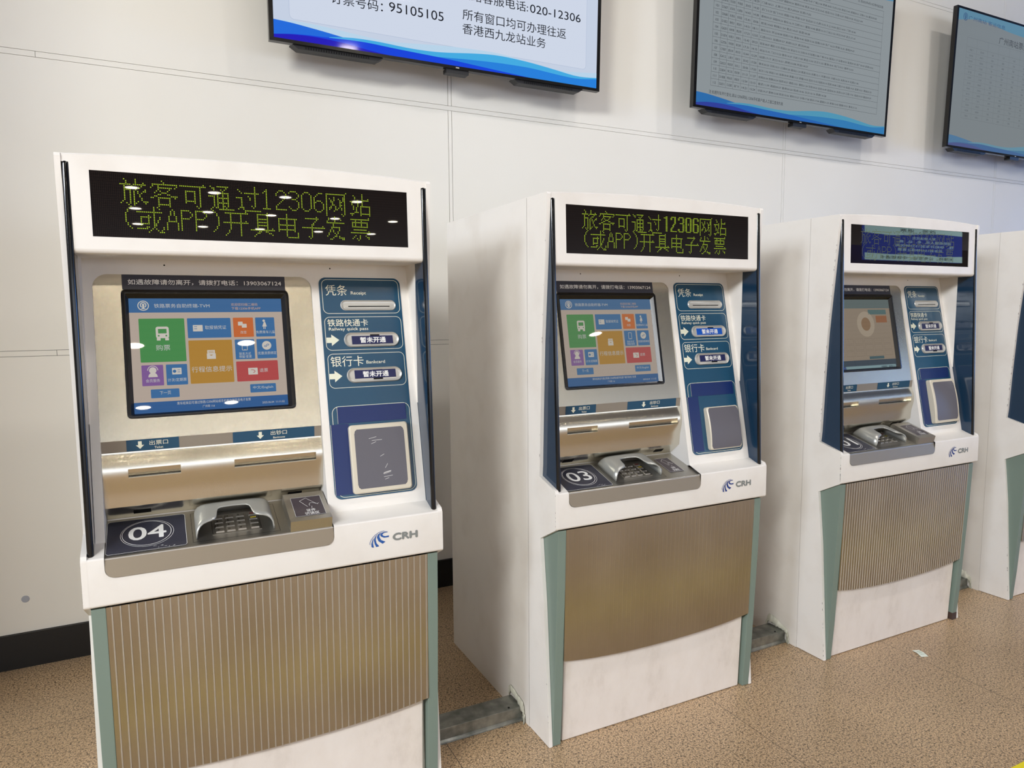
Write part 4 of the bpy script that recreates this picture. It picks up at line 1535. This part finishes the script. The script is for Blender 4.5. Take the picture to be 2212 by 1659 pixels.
# --- dot matrix text: 16 x 16 cells
GL = {
    '旅': '..#.....#.......|...#....#.......|...#....#...#...|######.#######..|..#...#....#....|..#......##.....|..####..#....#..|..#..#.#.#..##..|..#..#.#.#.#....|..#..#.#..#.....|..#..#.#..#.....|..#..#.#...#....|..#..#.#...#....|.#...#.#.#..###.|#..#.#.##....#..|....#..#........',
    '客': '......#.........|.......#........|.##############.|.#..#.........#.|#...########.#..|....#.....#.....|...#.#...#......|..#...###.......|....##...##.....|..##.......####.|##..#######..#..|....#.....#.....|....#.....#.....|....#.....#.....|....#######.....|....#.....#.....',
    '可': '................|.............#..|###############.|...........#....|...........#....|...######..#....|...#....#..#....|...#....#..#....|...#....#..#....|...#....#..#....|...#....#..#....|...######..#....|...#....#..#....|...........#....|.........#.#....|..........#.....',
    '通': '................|.#...#######....|..##......#.....|...#...#.#......|........#.......|.....#######....|.....#..#..#....|####.#..#..#....|...#.#######....|...#.#..#..#....|...#.#..#..#....|...#.#######....|...#.#..#..#....|...#.#..##.#....|..#.##..#.#.....|.#....#########.',
    '过': '...........#....|...........#....|.#.........#....|..#........#....|...#.#########..|...........#....|.......#...#....|####....#..#....|...#....#..#....|...#.......#....|...#.......#....|...#.......#....|...#.....#.#....|..###.....#.....|.#..#...........|.....##########.',
    '网': '.............#..|#############...|#...........#...|#....#.....##...|#.#..#..#..##...|#..#.#...#.##...|#..##....##.#...|#...#....#..#...|#...##...##.#...|#..#..#..#..#...|#.##..#.#.#.#...|#.#...##..#.#...|#....#......#...|#...........#...|#.........#.#...|#..........#....',
    '站': '........#.......|..#.....#.......|...#....#.......|...#....#...#...|.....#..#####...|######..#.......|.#...#..#.......|.#...#..#.......|..#..#.#######..|..#.#..#.....#..|..#.#..#.....#..|....#..#.....#..|...###.#.....#..|###....#######..|.#.....#.....#..|................',
    '或': '.........#.#....|.........#..#...|.........#......|##############..|.........#......|......#..#......|..######.#..#...|..#...#..#..#...|..#...#..#.#....|..#...#..#.#....|..#####..##.....|..#......##.....|.....##..#....#.|######..#.#...#.|.......#...#.#..|......#.....###.',
    '开': '.............#..|.##############.|....#.....#.....|....#.....#.....|....#.....#.....|....#.....#.....|....#.....#..#..|###############.|....#.....#.....|....#.....#.....|....#.....#.....|....#.....#.....|...#......#.....|...#......#.....|..#.......#.....|.#........#.....',
    '具': '..........#.....|....#######.....|....#.....#.....|....#.....#.....|....#######.....|....#.....#.....|....#######.....|....#.....#.....|....#######.....|....#.....#.....|....#.....#..#..|###############.|.....##..##.....|....##.....##...|...#.........#..|..#.............',
    '电': '......#.........|......#.........|......#.........|.############...|.#....#....#....|.#....#....#....|.#....#....#....|.###########....|.#....#....#....|.#....#....#....|.###########....|.#....#....#....|......#......#..|......#......#..|......#......#..|.......#######..',
    '子': '................|.........#......|..#########.....|.........#......|........#.......|.......#........|......##........|......#......#..|###############.|......#.........|......#.........|......#.........|......#.........|......#.........|....#.#.........|.....#..........',
    '发': '.....#..........|.#...#..#.......|.#...#...#......|#....#..........|############....|....#...........|....#...........|...######.......|...#....#.......|..#.#...#.......|..#.#..#........|.#...#.#........|.#....#.........|#....##.#.......|....#...####....|..##......##....',
    '票': '............#...|#############...|...#...#........|.###########....|.#.#...#...#....|.#.#...#...#....|.###########....|................|..#########.....|............#...|##############..|................|...#..#...#.....|..#...#....##...|.#..#.#.....#...|.....#..........',
    '(': '.....#..|....#...|...#....|...#....|..#.....|..#.....|..#.....|..#.....|..#.....|..#.....|...#....|...#....|....#...|.....#..|........|........',
    ')': '..#.....|...#....|....#...|....#...|.....#..|.....#..|.....#..|.....#..|.....#..|.....#..|....#...|....#...|...#....|..#.....|........|........',
    'A': '........|...#....|..#.#...|..#.#...|..#.#...|.#...#..|.#...#..|.#...#..|.#####..|#.....#.|#.....#.|#.....#.|#.....#.|#.....#.|........|........',
    'P': '........|#####...|#....#..|#.....#.|#.....#.|#....#..|#####...|#.......|#.......|#.......|#.......|#.......|#.......|#.......|........|........',
    '1': '........|..#.....|.##.....|#.#.....|..#.....|..#.....|..#.....|..#.....|..#.....|..#.....|..#.....|..#.....|..#.....|#####...|........|........',
    '2': '........|..###...|.#...#..|#.....#.|#.....#.|......#.|.....#..|....#...|...#....|..#.....|.#......|#.......|#.......|#######.|........|........',
    '3': '........|.####...|#....#..|......#.|......#.|.....#..|..###...|.....#..|......#.|......#.|......#.|#.....#.|.#...#..|..###...|........|........',
    '0': '........|..###...|.#...#..|#.....#.|#.....#.|#.....#.|#.....#.|#.....#.|#.....#.|#.....#.|#.....#.|#.....#.|.#...#..|..###...|........|........',
    '6': '........|...###..|..#.....|.#......|#.......|#.......|#.###...|##...#..|#.....#.|#.....#.|#.....#.|#.....#.|.#...#..|..###...|........|........',
    'b1': '........|...##...|.####...|...##...|...##...|...##...|...##...|...##...|...##...|...##...|...##...|...##...|...##...|...##...|........|........',
    'b2': '........|.#####..|##..##..|##..##..|....##..|....##..|....##..|...##...|..##....|..##....|.##.....|##......|##......|#######.|........|........',
    'b3': '........|.#####..|##...##.|##...##.|.....##.|.....##.|..####..|.....##.|.....##.|.....##.|.....##.|##...##.|##...##.|.#####..|........|........',
    'b0': '........|.#####..|##...##.|##...##.|##...##.|##...##.|##.#.##.|##.#.##.|##...##.|##...##.|##...##.|##...##.|##...##.|.#####..|........|........',
    'b6': '........|.#####..|##...##.|##...##.|##......|##......|######..|##...##.|##...##.|##...##.|##...##.|##...##.|##...##.|.#####..|........|........',
}


def p_led(kind):
    m = MB()
    y0, z0, y1, z1 = -1.4772, 1.629, -1.4723, 1.781
    fr = Fr((0, -1.4763, 1.629), (1, 0, 0), (0, .0039, .152))
    m.flat(fr, rect(-.3833, .0002, .3813, .1518), .0, LEDF)
    pit = .004
    L1 = list('旅客可通过') + (list('12306') if kind != 2 else ['b1', 'b2', 'b3', 'b0', 'b6']) + list('网站')
    L2 = list('(或APP)开具电子发票')
    mat = LIT if kind != 3 else LITDIM
    r = .00135 if kind != 2 else .0014
    vs, fs = [], []
    for row, L, xo, bb in ((0, L1, -.3215, .1372), (1, L2, -.3215, .0740)):
        x = 0
        for ch in L:
            g = GL[ch].split('|')
            for j, ln in enumerate(g):
                for i, q in enumerate(ln):
                    if q == '#':
                        cx, cy = xo + (x + i) * pit, bb - j * pit * (.99 if row == 0 else .98)
                        o = len(vs)
                        for t in range(8):
                            vs.append(fr.P(cx + r * math.cos(t * math.pi / 4), cy + r * math.sin(t * math.pi / 4), .0004))
                        fs.append(tuple(range(o, o + 8)))
            x += len(g[0])
    m.add(vs, fs, mat)
    return m.mesh('message_display', SHIFT)


CACHE = {}


def part(name, key, fn, parent, **kw):
    if key not in CACHE:
        CACHE[key] = fn()
    return link(name, CACHE[key], parent, **kw)


KXS = [0, 1.2596, 2.5604, 3.9071]
KYS = [0, .0011, -.0095, -.0024]
KRS = [0, -.0030101, -.0025372, .0007395]
YWS = 9.4731 * .9638
SPEC = [
    dict(num='04', bold=.018, led=1, scr=1, rib=1, box=True, pad=(.2085, .4312, .3800, .6258, .0180, .0010, .0145), tag1=TAGN, logo=LOGOB,
         label='white ticket machine numbered 04, the nearest one at the left of the row'),
    dict(num='03', bold=.012, led=2, scr=2, rib=2, box=False, pad=(.2310, .4670, .3795, .6235, .0180, .0080, .0050), tag1=TAGB, logo=LOGOD,
         label='white ticket machine numbered 03, second from left with bright blue card sticker'),
    dict(num='01', bold=.012, led=3, scr=3, rib=3, box=True, pad=(.2150, .4300, .3850, .6245, .0200, .0080, .0130), tag1=TAGN, logo=LOGOD,
         label='white ticket machine numbered 01, third in the row, blue sign mirrored in its display'),
    dict(num='', bold=0, led=3, scr=3, rib=3, box=True, pad=(.2150, .4300, .3850, .6245, .0200, .0080, .0130), tag1=TAGN, logo=LOGOD,
         label='white ticket machine cut off by the right edge of the photo'),
]
for i, sp in enumerate(SPEC):
    rz = KRS[i]
    ly = Y0 + YWS
    root = empty('ticket_machine', (KXS[i] - ly * math.sin(rz), KYS[i] + ly * math.cos(rz) - YWS, 0), rz)
    tag(root, sp['label'], 'ticket machine', 'ticket machines in a row along the wall')
    part('cabinet', 'cab', p_cabinet, root, bevel=.002)
    for sx in (-1, 1):
        part('side_panel', 'side%d%d' % (sx, i if sx < 0 else 9), lambda: p_side(sx, i + 1 if sx < 0 else 0), root, bevel=.0015)
    part('hood', 'hood', p_hood, root)
    part('fascia', 'fascia', p_fascia, root)
    part('counter', 'counter', p_counter, root)
    part('message_display', 'led%d' % sp['led'], lambda: p_led(sp['led']), root)
    st = part('steel_panel', 'steel', p_steel, root)
    part('label_backing', 'film', p_film, st)
    part('ticket_label', 'tkl', p_ticket_label, st)
    part('banknote_label', 'bnl', p_note_label, st)
    ts = part('touchscreen', 'scr%d' % sp['scr'], lambda: p_screen(sp['scr']), root)
    part('bezel', 'bezel', p_bezel, ts)
    part('notice_strip', 'notice', p_notice, root)
    cp = part('card_panel', 'panel', p_panel, root)
    part('receipt_slot', 'rcpt', p_receipt, cp)
    part('card_slot', 'card1', lambda: p_card(.1621, .2053), cp)
    part('card_slot', 'card2', lambda: p_card(.2657, .3093), cp)
    s1 = part('cover_sticker', 'tag1' + sp['tag1'].name, lambda: p_tag(.1852, sp['tag1']), cp)
    if sp['tag1'] is TAGB:
        s1['label'] = 'bright blue sticker with white lettering'
    part('cover_sticker', 'tag2', lambda: p_tag(.2855, TAGN), cp)
    part('cover_strip', 'st1', lambda: p_strip(.1822, .3760, .3839, .4236), cp)
    part('cover_strip', 'st2', lambda: p_strip(.1611, .4252, .2115, .6242), cp)
    if 'pad%s' % (sp['pad'],) not in CACHE:
        pm, pf, dome = p_pad(*sp['pad'])
        if i == 0:   # pale scratches on the first pad
            for a, v, da, dv in ((.262, .473, .022, -.004), (.270, .479, .030, -.001), (.268, .488, .014, -.005), (.291, .526, .012, -.006), (.303, .560, .008, -.012),
                                 (.296, .575, .024, -.006), (.297, .577, .022, -.005), (.298, .573, .019, -.004), (.297, .585, .026, -.002), (.300, .592, .012, -.003)):
                pf.line(FAS, a, -v, a + da, -v - dv, .0009, dome(-v) + .0010, SCRATCH)
        CACHE['pad%s' % (sp['pad'],)] = (pm.mesh('scanner_pad', SHIFT, 40), pf.mesh('pad_face', SHIFT, 40))
    pm, pf = CACHE['pad%s' % (sp['pad'],)]
    pd = link('scanner_pad', pm, root)
    link('pad_face', pf, pd)
    tr_ = part('control_tray', 'tray', p_tray, root)
    part('number_plate', 'num' + sp['num'], lambda: p_number(sp['num'], sp['bold']), tr_)
    kp = part('keypad', 'keybed', p_keybed, root)
    for r in range(4):
        for k in range(4):
            part('key', 'key%d%d' % (r, k), lambda: p_key(r, k), kp)
    gd = part('keypad_guard', 'guard', p_guard, root)
    so = gd.modifiers.new('thick', 'SOLIDIFY')
    so.thickness, so.offset = .0034, -1
    rd = part('card_reader', 'rdr%d' % sp['box'], lambda: p_reader(sp['box']), root)
    part('reader_label', 'rdl%d' % sp['box'], lambda: p_reader_label(sp['box']), rd)
    for sx in (-1, 1):
        fo = part('side_fin', 'fin%d' % sx, lambda: p_fin(sx), root)
        part('edge_trim', 'trim%d' % sx, lambda: p_fintrim(sx), fo)
        po = part('corner_post', 'post%d' % sx, lambda: p_post(sx), root, bevel=.0015)
        if i == 2 and sx > 0:
            rm = MB(); rm.box(.4058, .4372, -1.4815, -1.44, .001, .034, RUST)
            bt = link('rusted_foot', rm.mesh('rusted_foot', SHIFT), po)
    part('lower_panel', 'rib%d' % sp['rib'], lambda: p_rib(sp['rib']), root)
    part('kick_plate', 'kick', p_kick, root, bevel=.003)
    part('emblem', 'emb' + sp['logo'].name, lambda: p_emblem(sp['logo']), root)

# ------------------------------------------------------------------ cable trunking between the machines
rnd = random.Random(11)


def trunk(x0, x1, label):
    m = MB()
    m.box(x0 + .002, x1 - .004, -1.288, -1.199, 0.0005, .050, GALV)
    m.box(x0 + .002, x1 - .004, -1.2895, -1.288, .043, .0515, GALV)
    m.yz([(-1.288, .0005), (-1.2965, .0005), (-1.2955, .007), (-1.288, .012)], x0 + .002, x1 - .004, GALV)
    for a in (x0 + .05, x1 - .05):
        m.cyl(Fr((0, 0, 0), (1, 0, 0), (0, 1, 0)), a, -1.275, .0035, .05, .0525, DARK, 10)
    sh = ((x0 + x1) / 2, -1.244, 0)
    o = link('cable_trunking', m.mesh('cable_trunking', sh), None, bevel=.0015)
    o.location = sh
    tag(o, label, 'cable trunking', 'trunking runs on the floor between machines')
    # ragged sealant where it enters the machine on the right
    s = MB()
    path = [(-1.306, .000), (-1.304, .018), (-1.301, .040), (-1.295, .057), (-1.275, .064), (-1.25, .070), (-1.225, .078), (-1.200, .082), (-1.188, .066), (-1.184, .045)]
    fine = []
    for p, q in zip(path, path[1:]):
        fine += [(p[0] + (q[0] - p[0]) * t, p[1] + (q[1] - p[1]) * t) for t in (0, .25, .5, .75)]
    vs, fs, K, rr = [], [], 9, .009
    for y, z in fine:
        rr = min(max(rr + rnd.uniform(-.004, .004), .005), .016)
        for c in range(K):
            ph = 2 * math.pi * c / K
            k = rr * rnd.uniform(.75, 1.25)
            # inward side spreads down over the trunking
            yy, zz = y + k * math.cos(ph) * 1.1, z + k * math.sin(ph) * 1.2 - (.010 if math.sin(ph) < -.3 else 0)
            vs.append((x1 - .0025 - max(0, .75 * k * math.cos(ph - 3.6)) - .003 * rnd.random(), yy, max(zz, .0008)))
    for a in range(len(fine) - 1):
        for c in range(K):
            fs.append((a * K + c, a * K + (c + 1) % K, (a + 1) * K + (c + 1) % K, (a + 1) * K + c))
    s.add(vs, fs, SEAL, True)
    link('sealant', s.mesh('sealant', sh, 80), o)


trunk(.4522, .8325, 'galvanised cable trunking on the floor between machines 04 and 03')
trunk(1.7365, 2.1295, 'galvanised cable trunking on the floor between machines 03 and 01')
trunk(3.0335, 3.4495, 'galvanised cable trunking on the floor right of machine 01')

# ------------------------------------------------------------------ small things
FL = Fr((0, 0, 0), (1, 0, 0), (0, 1, 0))
m = MB()
pp = [(2.5192, -1.6513), (2.5485, -1.6607), (2.5699, -1.6063), (2.5387, -1.5971)]
FP = Fr((2.5192, -1.6513, 0), (.0293, -.0094, 0), (.0195, .0542, 0))
N = 6
for i in range(N):
    h0, h1 = .0012 + .003 * math.sin(i / N * math.pi) ** 2, .0012 + .003 * math.sin((i + 1) / N * math.pi) ** 2
    m.add([FP.P(0, .0576 * i / N, h0), FP.P(.0315, .0576 * i / N, h0), FP.P(.0315, .0576 * (i + 1) / N, h1), FP.P(0, .0576 * (i + 1) / N, h1)], [(0, 1, 2, 3)], PAPER)
    m.add([FP.P(0, .0576 * i / N, h0 - .0006), FP.P(.0315, .0576 * i / N, h0 - .0006), FP.P(.0315, .0576 * (i + 1) / N, h1 - .0006), FP.P(0, .0576 * (i + 1) / N, h1 - .0006)], [(0, 1, 2, 3)], PAPER)
for k in range(3):
    m.line(FP, .006, .014 + .012 * k, .024, .014 + .012 * k, .0025, .0052, PAPERG)
o = link('paper_slip', m.mesh('paper_slip', (2.544, -1.629, 0)))
o.location = (2.544, -1.629, 0)
tag(o, 'small white paper slip lying on the granite floor before machine 01', 'paper')

m = MB()
FWAL = Fr((0, 0, 0), (1, 0, 0), (0, 0, 1))
m.band(FWAL, ell(0, 0, .0145, .0145, 28), 0, ell(0, 0, .0135, .0135, 28), .002, CAPG)
m.flat(FWAL, ell(0, 0, .0135, .0135, 28), .002, CAPG)
o = link('cover_cap', m.mesh('cover_cap'))
o.location = (-.8052, -.0002, .2862)
tag(o, 'small round grey cap on the white wall left of machine 04', 'cap')

m = MB()
m.box(-5.0, 9.0, -2.335, -2.2345, .0004, .0014, YEL)
tag(link('floor_line', m.mesh('floor_line')), 'yellow marking line on the floor at the lower right corner', 'floor marking')

# hanging sign across the hall, seen mirrored in the display of machine 01
sg = empty('hanging_sign', (18.1, -12.0, 3.3))
SH = (18.1, -12.0, 3.3)
FS = Fr((20.25, -12.0, 3.28), (-1, 0, 0), (0, 0, 1))
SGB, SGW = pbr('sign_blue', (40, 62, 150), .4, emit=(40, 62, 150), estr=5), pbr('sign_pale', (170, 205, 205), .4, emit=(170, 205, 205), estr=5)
SGI = pbr('sign_ink', (30, 36, 60), .5)
m = MB()
m.slab(FS, rect(0, 0, 4.1, .88), -.08, 0, SGB, True)
top = smooth_line([(0, .74), (1, .76), (2, .72), (3, .66), (4.1, .70)])
bot = smooth_line([(0, .17), (1, .14), (2, .19), (3, .16), (4.1, .18)])
wave(m, FS, [(a, .88) for a, _ in top], top, .002, SGW)
wave(m, FS, bot, [(a, 0) for a, _ in bot], .002, SGW)
m.text(FS, '改签、退票', 1.2, .77, 1.5, .085, .004, SGI, .01)
m.text(FS, 'Change, Refund', 1.2, .735, 1.4, .028, .004, SGI)
m.text(FS, '军人依法优先', 1.2, .58, 1.0, .075, .004, SGW, .005)
m.text(FS, '消防救援人员、老、幼、病、', .5, .48, 2.3, .075, .004, SGW, .005)
m.text(FS, '残、孕和开车前15分钟优先', .4, .37, 2.5, .075, .004, SGW, .005)
m.text(FS, '开车前15分钟停止售票', .9, .26, 1.9, .075, .004, SGW, .005)
m.text(FS, '无障碍、公免签证、中铁银通卡', .4, .04, 3.1, .085, .004, SGI, .01)
link('panel', m.mesh('panel', SH), sg)
m = MB()
for a in (16.6, 19.6):
    m.tube([(a, -12.03, 4.16), (a, -12.03, CEIL)], .012, FRAME)
link('rod', m.mesh('rod', SH), sg)
tag(sg, 'blue sign with pale bands hung across the hall, mirrored in the display of machine 01', 'sign')
